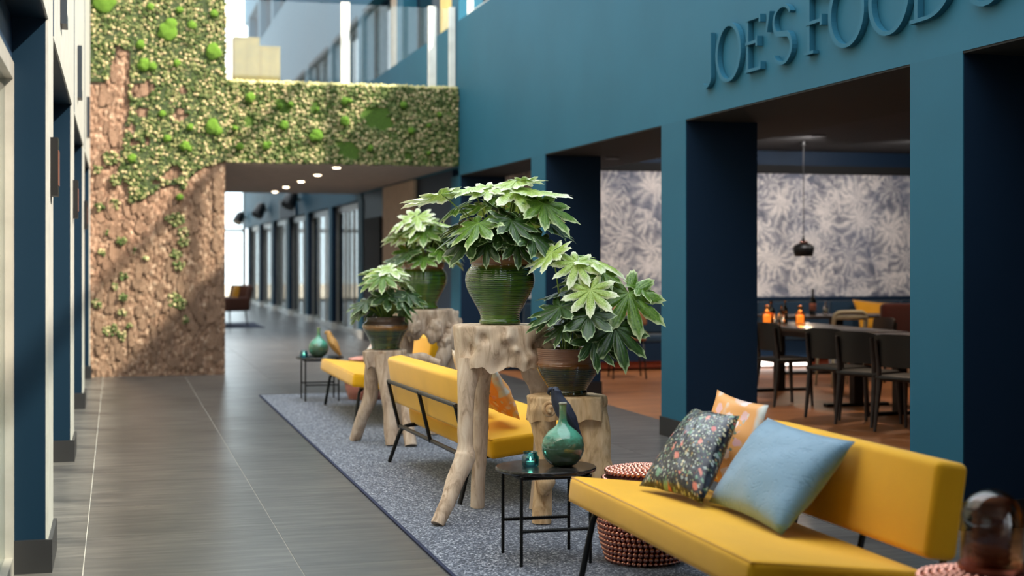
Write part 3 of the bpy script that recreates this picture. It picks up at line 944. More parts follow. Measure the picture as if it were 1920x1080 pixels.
# bright cushion moss mounds
cm_me = []
for k in range(5):
    bm = bmesh.new(); bmesh.ops.create_icosphere(bm, subdivisions=3, radius=1.0)
    for v in bm.verts:
        v.co *= 1 + 0.32 * noise.noise(v.co * 1.9 + Vector((k * 7, 0, 0))) + 0.10 * noise.noise(v.co * 6)
    for f in bm.faces: f.smooth = True
    me = bpy.data.meshes.new('moss_cushion'); bm.to_mesh(me); bm.free()
    me.materials.append(M['cushion_moss']); cm_me.append(me)
for k, (u, v, q) in enumerate(((197, 8, 27), (186, -8, 16), (312, 62, 22), (318, 48, 14), (400, 96, 18), (330, 120, 9), (268, 125, 14), (284, 128, 10), (302, 216, 8), (398, 238, 17), (408, 246, 11), (345, 275, 11), (352, 280, 8), (358, 48, 10), (262, 88, 10), (312, 262, 9), (246, 300, 10), (280, 17, 9), (400, 24, 9), (355, 240, 8), (336, 372, 8), (335, 20, 8))):
    x, z = uv_xz(u, v); o = link('moss_cushion', cm_me[k % 5], None, mw, (max(XL + 0.15, x), -0.055, z), (0, k * 1.3, 0)); s = q * 0.0054; o.scale = (s, 0.045, s)
for k, (u, v, q) in enumerate(((470, 181, 11), (535, 232, 10), (528, 195, 6), (655, 183, 9), (664, 182, 6), (655, 222, 11), (600, 250, 13), (592, 254, 9), (450, 274, 8), (500, 272, 9), (506, 268, 6), (790, 237, 8), (774, 187, 8), (707, 273, 7), (848, 204, 6), (826, 226, 5), (826, 280, 5), (600, 200, 5), (548, 192, 6), (440, 240, 6))):
    x, z = uv_xz(u, v); o = link('moss_cushion', cm_me[k % 5], None, mp, (max(1.42, x), -0.075, z), (0, k * 1.7, 0)); s = q * 0.0058; o.scale = (s, 0.05, s)

# ================================================================== glass balustrade on the bridge
gb = thing('glass_balustrade', 'clear glass balustrade with white posts on top of the mossy bridge', 'balustrade', (0, YB + 0.16, 3.70))
for x, w in ((1.41, 0.07), (2.90, 0.11), (4.06, 0.10), (4.33, 0.08)):
    MB().box(x - w / 2, x + w / 2, -0.03, 0.03, -0.02, 1.12).build('post', 'white', gb)
for x0, x1 in ((1.45, 2.84), (2.96, 4.0), (4.115, 4.285)):
    MB().box(x0, x1, -0.008, 0.008, 0.03, 1.10).build('pane', 'pane', gb)
MB().box(1.38, 4.37, -0.035, 0.035, -0.02, 0.03).build('base_rail', 'alu', gb)
for lb, x0, x1, y, h in (('taller cream cabinet on the bridge deck behind the glass', 1.85, 2.27, 24.0, 1.40), ('lower cream cabinet on the bridge deck behind the glass', 2.275, 2.61, 24.05, 1.27)):
    o = thing('cabinet', lb, 'cabinet', ((x0 + x1) / 2, y, 3.68), 0, 'cabinets on the bridge deck')
    w = (x1 - x0) / 2
    MB().box(-w, w, 0, 0.4, 0, h - 0.03).build('body', 'cream', o)
    MB().box(-w - 0.0, w + 0.0, -0.01, 0.41, h - 0.03, h).build('top', 'cream', o)
    MB().box(-w + 0.02, -0.004, -0.018, 0.0, 0.05, h - 0.06).build('door', 'cream', o)
    MB().box(0.004, w - 0.02, -0.018, 0.0, 0.05, h - 0.06).build('door', 'cream', o)

# ================================================================== raised lettering
def stroke(mb, pts, w, d, closed=False):
    pts = [Vector((p[0], p[1])) for p in pts]
    n = len(pts)
    d += 0.0011 * (len(mb.v) % 7)
    ws = w if isinstance(w, list) else [w] * n
    vs = []
    for i, p in enumerate(pts):
        if closed: a, b = pts[i - 1], pts[(i + 1) % n]
        else: a, b = pts[max(0, i - 1)], pts[min(n - 1, i + 1)]
        t = (b - a).normalized(); nn = Vector((-t.y, t.x)) * ws[i] / 2
        for q in (p + nn, p - nn):
            vs += [(-0.003, -q.x, q.y), (-d, -q.x, q.y)]
    fs = []
    m = n if closed else n - 1
    for i in range(m):
        a = 4 * i; b = 4 * ((i + 1) % n)
        fs += [(a + 1, b + 1, b + 3, a + 3), (a, a + 1, b + 1, b)[::-1], (a + 2, b + 2, b + 3, a + 3)[::-1], (a, b, b + 2, a + 2)[::-1]]
    if not closed:
        e = 4 * (n - 1)
        fs += [(0, 1, 3, 2), (e, e + 2, e + 3, e + 1)]
    mb.add(vs, fs)
def arc(cx, cz, rx, rz, a0, a1, n=20):
    return [(cx + rx * math.cos(math.radians(a0 + (a1 - a0) * i / n)), cz + rz * math.sin(math.radians(a0 + (a1 - a0) * i / n))) for i in range(n + 1)]
def oval_w(n, thin, thick):
    return [thin + (thick - thin) * abs(math.cos(2 * PI * i / n)) for i in range(n)]
CH = 0.385; LD = 0.042; W1, W2 = 0.036, 0.022
def glyph(ch, w):
    mb = MB()
    if ch == 'J':
        stroke(mb, [(w * 0.92, CH), (w * 0.92, CH * 0.22)] + arc(w * 0.56, CH * 0.16, w * 0.36, CH * 0.19, 0, -130, 12), [W1 * 0.8] * 10 + [W1 * 0.9] * 5, LD)
    elif ch == 'O':
        n = 40
        p = [(w / 2 + (w / 2) * math.cos(2 * PI * i / n), CH / 2 + (CH / 2 + 0.012) * math.sin(2 * PI * i / n)) for i in range(n)]
        stroke(mb, p, oval_w(n, W2, W1 * 1.15), LD, True)
    elif ch == 'E':
        stroke(mb, [(W1 / 2, 0), (W1 / 2, CH)], W1, LD)
        stroke(mb, [(-0.02, W2 / 2), (w, W2 / 2)], W2, LD); stroke(mb, [(w - 0.012, 0.0), (w - 0.012, 0.055)], 0.026, LD)
        stroke(mb, [(0, CH - W2 / 2), (w, CH - W2 / 2)], W2, LD); stroke(mb, [(w - 0.012, CH), (w - 0.012, CH - 0.055)], 0.026, LD)
        stroke(mb, [(0, CH * 0.53), (w * 0.78, CH * 0.53)], W2, LD); stroke(mb, [(w * 0.76, CH * 0.53 - 0.035), (w * 0.76, CH * 0.53 + 0.035)], 0.026, LD)
    elif ch == "'":
        stroke(mb, [(0.03, CH * 1.0), (0.0, CH * 0.63)], [0.045, 0.018], LD)
    elif ch == 'S':
        p = arc(w * 0.5, CH * 0.74, w * 0.44, CH * 0.26, 25, 235, 16) + arc(w * 0.5, CH * 0.26, w * 0.46, CH * 0.27, 55, -155, 16)
        n = len(p)
        stroke(mb, p, [W2 + (W1 * 1.1 - W2) * max(0, 1 - abs(i / n - 0.5) * 4) for i in range(n)], LD)
    elif ch == 'F':
        stroke(mb, [(W1 / 2 + 0.01, 0), (W1 / 2 + 0.01, CH)], W1, LD); stroke(mb, [(-0.03, 0.01), (0.1, 0.01)], 0.02, LD)
        stroke(mb, [(0, CH - W2 / 2), (w, CH - W2 / 2)], W2, LD); stroke(mb, [(w, CH), (w, CH - 0.06)], 0.026, LD)
        stroke(mb, [(0, CH * 0.52), (w * 0.9, CH * 0.52)], W2, LD); stroke(mb, [(w * 0.88, CH * 0.52 - 0.035), (w * 0.88, CH * 0.52 + 0.035)], 0.026, LD)
    elif ch == 'D':
        stroke(mb, [(W1 / 2 + 0.02, 0), (W1 / 2 + 0.02, CH)], W1, LD)
        p = [(-0.03, W2 / 2)] + arc(w * 0.35, CH / 2, w * 0.62, CH / 2 - W2 / 2, -90, 90, 20) + [(-0.03, CH - W2 / 2)]
        n = len(p)
        stroke(mb, p, [W2 + (W1 * 1.1 - W2) * max(0, 1 - abs(i / (n - 1) - 0.5) * 2.6) for i in range(n)], LD)
    elif ch == '&':
        p = [(w, 0.02), (w * 0.32, CH * 0.68)] + arc(w * 0.45, CH * 0.82, w * 0.2, CH * 0.17, 215, -35, 12) + arc(w * 0.38, CH * 0.26, w * 0.36, CH * 0.27, 100, 395, 16)
        stroke(mb, p, W1 * 0.8, LD)
    return mb
sg = thing('wall_sign', 'large raised blue letters on the blue wall above the restaurant openings', 'sign', (XR, 0, 2.785))
for ch, y, w in (('J', 10.47, 0.24), ('O', 10.13, 0.42), ('E', 9.60, 0.245), ("'", 9.262, 0.06), ('S', 9.17, 0.30), ('F', 8.66, 0.24), ('O', 8.34, 0.42), ('O', 7.83, 0.42), ('D', 7.35, 0.40), ('&', 6.80, 0.42)):
    glyph(ch, w).build('letter', 'blue', sg, loc=(0, y, 0))
# letters and plates on the left wall, seen edge on
for k in range(0, 3):
    y = 8.62 + 3.9 * k
    o = thing('wall_letter', ['dark raised letter high on the bright wall above the first glazed bay', 'dark raised letter on the bright wall between the first and second wall pillars', 'slim dark raised letter on the bright wall just before the bark'][k], 'letter', (XL, y, 2.79), 0, 'letters on the bright wall')
    mb = MB().box(0.002, 0.035, 0, 0.10, 0, 0.43); mb.build('upright', 'steel_slot', o)
    MB().box(0.002, 0.035, 0.10, 0.24, 0.0, 0.07).build('foot', 'steel_slot', o)
for k in range(0, 4):
    y = LY0 + k * LP + 0.22 - (0.1 if k == 3 else 0)
    o = thing('room_plate', ['black room number plate on the dark pillar nearest the camera', 'black room number plate on the second pillar along the bright wall', 'black room number plate on the third pillar, before the bark wall', 'black room number plate on the pillar that meets the bark wall'][k], 'sign plate', (XL, y, 1.76), 0, 'plates on the wall pillars')
    MB().box(0.0, 0.035, 0, 0.16, 0, 0.28).build('plate', 'black_metal', o)
    MB().box(0.035, 0.038, 0.02, 0.14, 0.05, 0.22).build('display', 'brown_leather', o)

# ================================================================== rug
rg_ = thing('rug', 'long flecked grey blue rug with navy binding under the seats', 'rug', (0, 0, 0))
RX0, RX1, RY0, RY1 = 1.485, 3.02, 2.6, 15.76
MB().box(RX0 + 0.018, RX1 - 0.018, RY0 + 0.018, RY1 - 0.018, 0.0005, 0.010).build('pile', 'rug', rg_)
for b in ((RX0, RX0 + 0.018, RY0, RY1), (RX1 - 0.018, RX1, RY0, RY1), (RX0 + 0.018, RX1 - 0.018, RY0, RY0 + 0.018), (RX0 + 0.018, RX1 - 0.018, RY1 - 0.018, RY1)):
    MB().box(*b, 0.0005, 0.010).build('binding', 'binding', rg_)
RZ = 0.010

# ================================================================== yellow sofas
def rounded_path(p0, p1, p2, p3, r, n=6):
    """inverted U through four corners with rounded bends"""
    p = [Vector(q) for q in (p0, p1, p2, p3)]
    out = [p[0]]
    for a, b, c in ((p[0], p[1], p[2]), (p[1], p[2], p[3])):
        d1 = (a - b).normalized(); d2 = (c - b).normalized()
        s, e = b + d1 * r, b + d2 * r
        for i in range(n + 1):
            t = i / n
            out.append(s * (1 - t) ** 2 + b * 2 * t * (1 - t) + e * t * t)
    out.append(p[3])
    return out
def sofa(name, label, loc, flip, length=2.02, back_len=1.3, back_at=0.0, rails=True):
    """local: seat runs along y, x from 0 (front) to 0.76 (rear); flip turns the sofa round"""
    o = thing(name, label, 'sofa', loc, PI if flip else 0.0, 'yellow sofas on the rug')
    D = 0.76
    SD = 0.66
    s = link('seat', rounded_box(SD, length, 0.12, 0.028, 4, 0.010), 'mustard', o, (SD / 2, length / 2, 0.375), (0, 0.115, 0))
    for zz in (-0.052, 0.052):                       # piping around the seat
        pts = [(x, y, zz) for (x, y) in ((0.010 - SD / 2, 0.010 - length / 2), (SD / 2 - 0.010, 0.010 - length / 2), (SD / 2 - 0.010, length / 2 - 0.010), (0.010 - SD / 2, length / 2 - 0.010), (0.010 - SD / 2, 0.010 - length / 2))]
        MB().tube(pts, 0.004, 6, False).build('piping', 'mustard_seam', s, True)
    # backrest, tilted
    be = link('backrest', rounded_box(0.125, back_len, 0.335, 0.028, 4, 0.0), 'mustard', o, (D - 0.025, back_at + back_len / 2, 0.598), (0, 0.15, 0))
    # frame: lower rail, upper rail, posts, inverted U legs
    zl, zf = 0.272, 0.335
    mb = MB().tube([(D - 0.01, 0.10, zl), (D - 0.01, length - 0.10, zl)], 0.014, 10)
    mb.tube([(0.10, 0.10, zf), (0.10, length - 0.10, zf)], 0.012, 10)
    mb.build('seat_rail', 'tube_grey', o, True, sharp=50)
    ur = 0.59
    MB().tube([(D + 0.07, back_at + 0.10, ur), (D + 0.07, back_at + back_len - 0.10, ur)], 0.014, 10).build('back_rail', 'tube_grey', o, True, sharp=50)
    for y in (back_at + 0.12, back_at + back_len / 2, back_at + back_len - 0.12):
        MB().tube([(D - 0.006, y, zl - 0.01), (D + 0.076, y, ur + 0.008)], 0.013, 8).build('back_post', 'black_metal', o, True, sharp=50)
    for y, sp in ((0.14, -0.05), (length - 0.14, 0.05)):
        MB().tube(rounded_path((0.035, y + sp, RZ + 0.004), (0.085, y, zf), (D - 0.02, y, zl), (D + 0.06, y + sp, RZ + 0.004), 0.06), 0.014, 10).clamp(RZ + 0.001).build('leg_frame', 'black_metal', o, True, sharp=50)
    return o
sofa('sofa', 'yellow sofa with the blue and dark floral cushions, nearest the camera', (1.985, 4.37, 0), False, 1.96, 1.36, 0.0)
sofa('sofa', 'yellow sofa seen from behind its black frame, between the driftwood stands', (2.70, 10.37, 0), True, 2.06, 2.04, 0.0).rotation_euler = (0, 0, PI + 0.04)
sofa('sofa', 'farthest yellow sofa beyond the smaller driftwood stand', (1.98, 12.52, 0), False, 2.05, 1.30, 0.0)

# ---- cushions from four corners with a soft belly
def cushion(name, mat, label, bl, br, tr, tl, thick, group, n=18):
    bl, br, tr, tl = (Vector(p) for p in (bl, br, tr, tl))
    nrm = (br - bl).cross(tl - bl).normalized()
    vs = []; uvs = []
    c = (bl + br + tr + tl) / 4
    for side in (1, -1):
        for j in range(n + 1):
            for i in range(n + 1):
                u, v = i / n, j / n
                # pinch the edges inwards between the corners
                pu = u + (0.5 - u) * 0.07 * math.sin(PI * v) ; pv = v + (0.5 - v) * 0.07 * math.sin(PI * u)
                p = bl * (1 - pu) * (1 - pv) + br * pu * (1 - pv) + tr * pu * pv + tl * (1 - pu) * pv
                h = (math.sin(PI * u) * math.sin(PI * v)) ** 0.42
                wr = 0.012 * noise.noise(Vector((u * 5, v * 5, side * 3 + c.x * 7))) * min(1, h * 1.5)
                vs.append(p + nrm * (side * thick / 2 * h + wr)); uvs.append((u, v))
    fs = []
    m = (n + 1) ** 2
    for s in range(2):
        for j in range(n):
            for i in range(n):
                a = s * m + j * (n + 1) + i
                q = (a, a + 1, a + n + 2, a + n + 1)
                fs.append(q if s == 0 else q[::-1])
    z0 = min(p.z for p in vs)
    base = Vector((c.x, c.y, z0))
    me = MB().add([p - base for p in vs], fs).mesh(name, True)
    ul = me.uv_layers.new(name='UVMap')
    for lp in me.loops:
        ul.data[lp.index].uv = uvs[lp.vertex_index]
    bm = bmesh.new(); bm.from_mesh(me); bmesh.ops.remove_doubles(bm, verts=bm.verts, dist=1e-4); bm.to_mesh(me); bm.free()
    o = link(name, me, mat, None, base)
    return tag(o, label, 'cushion', group)
G = 'cushions on the yellow sofas'
cushion('cushion', 'blue_velvet', 'plain light blue velvet cushion leaning on the nearest yellow sofa', (2.36, 5.58, 0.455), (2.34, 4.86, 0.450), (2.66, 4.90, 0.775), (2.66, 5.66, 0.785), 0.19, G)
cushion('cushion', 'floral_dark', 'black cushion with small multicoloured flowers beside the blue cushion', (2.18, 5.92, 0.478), (2.28, 5.46, 0.470), (2.56, 5.72, 0.79), (2.56, 6.22, 0.775), 0.16, G)
cushion('cushion', 'floral_orange', 'orange and pink floral cushion standing behind the black floral one', (2.54, 6.18, 0.46), (2.57, 5.68, 0.46), (2.74, 5.82, 0.82), (2.74, 6.38, 0.84), 0.10, G)
cushion('cushion', 'beige_stripe', 'beige ribbed cushion propped on the seat behind the yellow backrest', (2.34, 9.50, 0.482), (2.36, 9.02, 0.482), (2.19, 9.02, 0.86), (2.17, 9.52, 0.855), 0.13, G)
cushion('cushion', 'floral_orange', 'orange floral cushion at the end of the middle yellow sofa', (2.36, 8.95, 0.482), (2.37, 8.52, 0.482), (2.19, 8.50, 0.80), (2.18, 8.97, 0.82), 0.13, G)
cushion('cushion', 'floral_pale', 'pale floral cushion on the farthest yellow sofa', (2.32, 14.05, 0.482), (2.34, 13.60, 0.482), (2.58, 13.66, 0.80), (2.57, 14.10, 0.82), 0.13, G)

# ================================================================== driftwood stands
def catmull(pts, n=6):
    P = [Vector(p) for p in pts]
    P = [P[0] * 2 - P[1]] + P + [P[-1] * 2 - P[-2]]
    out = []
    for i in range(1, len(P) - 2):
        for k in range(n):
            t = k / n
            a, b, c, d = P[i - 1], P[i], P[i + 1], P[i + 2]
            out.append(0.5 * ((2 * b) + (c - a) * t + (2 * a - 5 * b + 4 * c - d) * t * t + (3 * b - a - 3 * c + d) * t ** 3))
    out.append(P[-2])
    return out
def lerp_list(vals, n=6):
    out = []
    for a, b in zip(vals[:-1], vals[1:]):
        out += [a + (b - a) * k / n for k in range(n)]
    return out + [vals[-1]]
def root_leg(parent, pts, rads, mat, seed, wob=0.30, name='leg'):
    pts = [(q[0], q[1], max(q[2], 0.006)) for q in pts]; p = catmull(pts, 7); r = lerp_list(rads, 7)
    return MB().tube(p, r, 18, True, wob, seed, 9.0, 0.45).clamp(0.001).build(name, mat, parent, True, sharp=60)
def root_top(parent, rx, ry, z0, z1, mat, seed, folds=0.16, wave=0.03, name='top', rot=0.0, taper=0.12, knots=()):
    """a slab of teak root: flat top, folded flanks, wavy underside"""
    seg, rows = 128, 22
    vs = []; fs = []
    for j in range(rows + 1):
        t = j / rows
        for k in range(seg):
            a = 2 * PI * k / seg
            ca, sa = math.cos(a), math.sin(a)
            e = 3.2
            sup = (abs(ca) ** e + abs(sa) ** e) ** (-1 / e)
            f = 1 + folds * noise.noise(Vector((ca * 2.2 + seed, sa * 2.2, seed * 0.7))) + folds * 0.7 * noise.noise(Vector((ca * 5.0 + seed, sa * 5.0, t * 0.9))) * (1 - 0.35 * t)
            f += folds * 0.16 * noise.noise(Vector((ca * 12 + seed, sa * 12, t * 1.6 + seed)))
            f *= 1 - taper * (1 - t) ** 1.5 - (0.035 if j == rows else 0.0)
            for ka, kt, kr, kd in knots:
                dd = math.hypot(math.atan2(math.sin(a - ka), math.cos(a - ka)) * 1.0, (t - kt) * 0.9)
                f += kd * math.exp(-(dd / kr) ** 2)
            x = rx * sup * ca * f; y = ry * sup * sa * f
            zb = z0 + wave * (noise.noise(Vector((ca * 2.6 + seed * 2, sa * 2.6, 0.0))) + 0.6 * noise.noise(Vector((ca * 6, sa * 6 + seed, 0))))
            z = zb + (z1 - zb) * t
            vs.append((x, y, z))
    for j in range(rows):
        for k in range(seg):
            k2 = (k + 1) % seg
            fs.append((j * seg + k, j * seg + k2, (j + 1) * seg + k2, (j + 1) * seg + k))
    b = len(vs)
    for q, (fr, zz) in enumerate(((0.6, z1), (0.0, z1))):
        pass
    vs.append((0, 0, z1)); vs.append((0, 0, z0 + 0.05))
    for k in range(seg):
        k2 = (k + 1) % seg
        fs.append((rows * seg + k, rows * seg + k2, b))
        fs.append((k2, k, b + 1))
    return MB().add(vs, fs).build(name, mat, parent, True, rot=(0, 0, rot), sharp=50)

# tall stand in front
o = thing('driftwood_stand', 'tall pale driftwood stand carrying the big green pot', 'plant stand', (2.10, 8.02, RZ), 0, 'driftwood stands')
root_top(o, 0.280, 0.205, 0.84, 1.075, 'driftwood', 2.7, 0.12, 0.05, rot=-TH, taper=0.04, knots=((-1.5, 0.72, 0.13, 0.20), (-1.33, 0.42, 0.08, 0.16), (-1.95, 0.70, 0.10, -0.16), (-2.25, 0.45, 0.16, -0.12), (-0.85, 0.5, 0.16, -0.22), (-0.6, 0.5, 0.12, 0.12), (-1.65, 0.15, 0.16, -0.16), (-1.1, 0.25, 0.12, 0.10)))
root_leg(o, [(-0.175, -0.06, 0.88), (-0.20, -0.09, 0.72), (-0.212, -0.11, 0.54), (-0.215, -0.12, 0.42), (-0.222, -0.13, 0.345), (-0.275, -0.17, 0.25), (-0.345, -0.235, 0.12), (-0.415, -0.29, 0.0)], [0.066, 0.050, 0.042, 0.042, 0.062, 0.048, 0.042, 0.037], 'driftwood', 1.0)
root_leg(o, [(-0.06, 0.09, 0.88), (-0.065, 0.13, 0.66), (-0.065, 0.17, 0.34), (-0.068, 0.215, 0.0)], [0.06, 0.046, 0.043, 0.040], 'driftwood', 4.0, 0.2)
root_leg(o, [(0.20, -0.02, 0.95), (0.235, 0.0, 0.82), (0.265, 0.02, 0.70), (0.275, 0.04, 0.45), (0.27, 0.05, 0.2), (0.26, 0.06, 0.0)], [0.12, 0.085, 0.065, 0.055, 0.052, 0.05], 'driftwood', 7.0, 0.4)
[c for c in o.children if c.name.startswith('top')][0].location = (0.028, -0.007, 0)
# low stand in front, golden wood
o = thing('driftwood_stand', 'low golden driftwood stand behind the round marble table', 'plant stand', (2.40, 7.70, RZ), 0, 'driftwood stands')
root_top(o, 0.205, 0.165, 0.565, 0.695, 'driftwood_gold', 9.1, 0.13, 0.02, rot=-TH, taper=-0.03, knots=((-2.3, 0.5, 0.18, 0.06), (0.0, 0.7, 0.3, 0.10)))
sc = MB()                                            # curled knot on the front flank
sp = [(-0.145 + 0.045 * (1 - i / 26) * math.cos(i * 0.5), -0.175 - 0.0015 * i, 0.635 + 0.045 * (1 - i / 26) * math.sin(i * 0.5)) for i in range(24)]
sc.tube(sp, 0.011, 8).build('curl', 'driftwood_gold', o, True)
root_leg(o, [(-0.13, -0.04, 0.60), (-0.135, -0.045, 0.42), (-0.145, -0.05, 0.24), (-0.15, -0.05, 0.0)], [0.075, 0.052, 0.048, 0.05], 'driftwood_gold', 2.2, 0.35)
root_leg(o, [(-0.125, -0.09, 0.30), (-0.14, -0.105, 0.24), (-0.15, -0.09, 0.17)], [0.03, 0.05, 0.03], 'driftwood_gold', 12.2, 0.4, 'burl')
root_leg(o, [(0.10, -0.05, 0.62), (0.115, -0.07, 0.46), (0.135, -0.08, 0.32), (0.19, -0.09, 0.17), (0.25, -0.10, 0.0)], [0.11, 0.098, 0.088, 0.088, 0.095], 'driftwood_gold', 5.5, 0.35)
# low stand at the back
o = thing('driftwood_stand', 'small grey driftwood stand with kinked legs in front of the farthest sofa', 'plant stand', (2.06, 11.36, RZ), 0, 'driftwood stands')
root_top(o, 0.17, 0.15, 0.60, 0.735, 'driftwood_grey', 5.3, 0.26, 0.06, rot=-TH, taper=0.1)
root_leg(o, [(0.02, 0.0, 0.65), (0.15, -0.02, 0.665), (0.30, -0.05, 0.66), (0.42, -0.08, 0.63)], [0.05, 0.05, 0.045, 0.03], 'driftwood_grey', 3.3, 0.5, 'branch')
root_leg(o, [(-0.08, 0.02, 0.68), (-0.105, 0.06, 0.48), (-0.12, 0.08, 0.33), (-0.17, 0.14, 0.17), (-0.215, 0.21, 0.0)], [0.075, 0.055, 0.058, 0.05, 0.045], 'driftwood_grey', 1.5)
root_leg(o, [(-0.04, -0.08, 0.70), (-0.02, -0.12, 0.50), (0.0, -0.15, 0.28), (0.015, -0.19, 0.0)], [0.08, 0.06, 0.05, 0.046], 'driftwood_grey', 6.5)
root_leg(o, [(0.10, -0.06, 0.68), (0.13, -0.12, 0.45), (0.14, -0.20, 0.2), (0.142, -0.29, 0.0)], [0.07, 0.05, 0.045, 0.045], 'driftwood_grey', 8.5)
# tall gnarled stand at the back
o = thing('driftwood_stand', 'tall gnarled driftwood stand carrying the farther green pot', 'plant stand', (2.50, 12.0, RZ), 0, 'driftwood stands')
root_top(o, 0.25, 0.20, 0.78, 1.03, 'driftwood_grey', 11.4, 0.22, 0.07, rot=-TH, knots=((-0.4, 0.55, 0.35, 0.18), (-1.2, 0.3, 0.2, -0.12), (-2.0, 0.6, 0.25, 0.1)))
root_leg(o, [(0.14, -0.10, 0.95), (0.20, -0.13, 0.84), (0.15, -0.16, 0.70), (0.08, -0.18, 0.52), (0.04, -0.19, 0.25), (0.03, -0.20, 0.0)], [0.08, 0.10, 0.07, 0.055, 0.05, 0.05], 'driftwood_grey', 2.9, 0.4)
root_leg(o, [(0.20, 0.05, 0.92), (0.25, 0.06, 0.70), (0.25, 0.08, 0.35), (0.26, 0.10, 0.0)], [0.10, 0.065, 0.055, 0.055], 'driftwood_grey', 4.9, 0.4)
root_leg(o, [(-0.16, 0.0, 0.88), (-0.20, -0.04, 0.6), (-0.235, -0.08, 0.3), (-0.25, -0.10, 0.0)], [0.09, 0.075, 0.085, 0.075], 'driftwood_grey', 7.9, 0.35)

for kk, (c, s) in enumerate((((0.20, -0.12, 0.90), 0.10), ((0.05, -0.19, 0.86), 0.075), ((-0.12, -0.17, 0.90), 0.08), ((0.26, -0.02, 0.84), 0.085), ((0.14, -0.20, 0.76), 0.06))):
    bm = bmesh.new(); bmesh.ops.create_icosphere(bm, subdivisions=4, radius=s)
    for v in bm.verts:
        v.co *= 1 + 0.55 * noise.noise(v.co * 14 + Vector((kk * 5, 0, 0))) + 0.2 * noise.noise(v.co * 34)
        v.co.z *= 1.25
    for f in bm.faces: f.smooth = True
    me = bpy.data.meshes.new('burl'); bm.to_mesh(me); bm.free()
    link('burl', me, 'driftwood_grey', o, c)

# ================================================================== fatsia plants in glazed pots
def leaf_mesh(seed, nl=9):
    r = random.Random(seed)
    span = math.radians(300)
    lobes = []
    for k in range(nl):
        a = -span / 2 + span * k / (nl - 1)
        m = abs(k - (nl - 1) / 2) / ((nl - 1) / 2)
        lobes.append((a + r.uniform(-0.05, 0.05), (1.0 - 0.40 * m ** 1.4) * r.uniform(0.93, 1.05)))
    half = span / (nl - 1) / 2
    per = 10
    cols = []
    for k, (a, Lr) in enumerate(lobes):
        for q in range(per + 1):
            x = -1 + 2 * q / per
            if q == per and k < nl - 1: continue
            ax = abs(x)
            edge = 0.36 + (Lr - 0.36) * (1 - ax) ** 0.72
            # toothed sides
            edge *= 1 + (0.05 if q % 2 else -0.03) * (1 if 0.1 < ax < 0.9 else 0)
            cols.append((a + half * x, edge, ax))
    rings = [0.0, 0.22, 0.45, 0.68, 0.86, 0.94, 1.0]
    vs = [(0, 0, 0)]; mask = [(0, 1.0, 0)]
    droop = r.uniform(0.05, 0.26)
    for t in rings[1:]:
        for a, e, ax in cols:
            rr = e * t
            z = -droop * rr * rr - 0.10 * rr * (ax ** 1.3) * (0.5 + t) + 0.05 * noise.noise(Vector((math.cos(a) * rr * 3 + seed, math.sin(a) * rr * 3, seed)))
            # the lobe's flanks fold up from the rib
            z += 0.12 * rr * (ax if ax < 0.5 else 1 - ax)
            vs.append((rr * math.cos(a), rr * math.sin(a), z))
            # distance towards the margin: tips narrow faster
            em = max(t, ax * min(1, rr / 0.36) ** 2 if rr > 0.36 else 0)
            mask.append((em if t > 0.5 else 0.5 * t, (1 - min(1, ax * 5)) * (1 - t * 0.6), 0))
    n = len(cols)
    fs = []
    for i in range(n - 1):
        fs.append((0, 1 + i, 2 + i))
    for j in range(len(rings) - 2):
        for i in range(n - 1):
            a = 1 + j * n + i
            fs.append((a, a + n, a + n + 1, a + 1))
    mb = MB().add(vs, fs)
    me = mb.mesh('leaf', True)
    ca = me.color_attributes.new('mask', 'FLOAT_COLOR', 'POINT')
    for i, m in enumerate(mask):
        ca.data[i].color = (m[0], m[1], m[2], 1)
    return me
LEAF = {}
for kind in ('leaf_dark', 'leaf_mid', 'leaf_young'):
    LEAF[kind] = []
    for q in range(4):
        me = leaf_mesh(31 + q * 5 + len(kind), 9 if q != 2 else 7)
        me.materials.append(M[kind]); LEAF[kind].append(me)
RGT = Vector((math.cos(TH), -math.sin(TH), 0)); TWD = Vector((-math.sin(TH), -math.cos(TH), 0))
def add_leaf(plant, p, az, pitch, size, kind, idx, roll=0.0, root=None):
    """p: leaf base, az: 0 right, 90 towards the viewer's side, 180 left; pitch below the horizon"""
    a = math.radians(az); q = math.radians(pitch)
    hdir = RGT * math.cos(a) + TWD * math.sin(a)
    x = hdir * math.cos(q) + Vector((0, 0, -math.sin(q)))
    z = hdir * math.sin(q) + Vector((0, 0, math.cos(q)))
    y = z.cross(x)
    mt = Matrix((x, y, z)).transposed() @ Matrix.Rotation(math.radians(roll), 3, 'X')
    o = link('leaf', LEAF[kind][idx % 4], None, plant, p)
    o.rotation_euler = mt.to_euler(); size *= 1.12
    o.scale = (size, size, size)
    rt = root or Vector((0, 0, 0))
    b = Vector(p)
    mid = rt * 0.45 + b * 0.55 + Vector((0, 0, 0.06)) - hdir * 0.02
    pts = [rt * (1 - t) ** 2 + mid * 2 * t * (1 - t) + b * t * t for t in [i / 7 for i in range(8)]]
    MB().tube(pts, [0.006 - 0.0025 * i / 7 for i in range(8)], 6, False).build('stalk', 'stalk', plant, True)

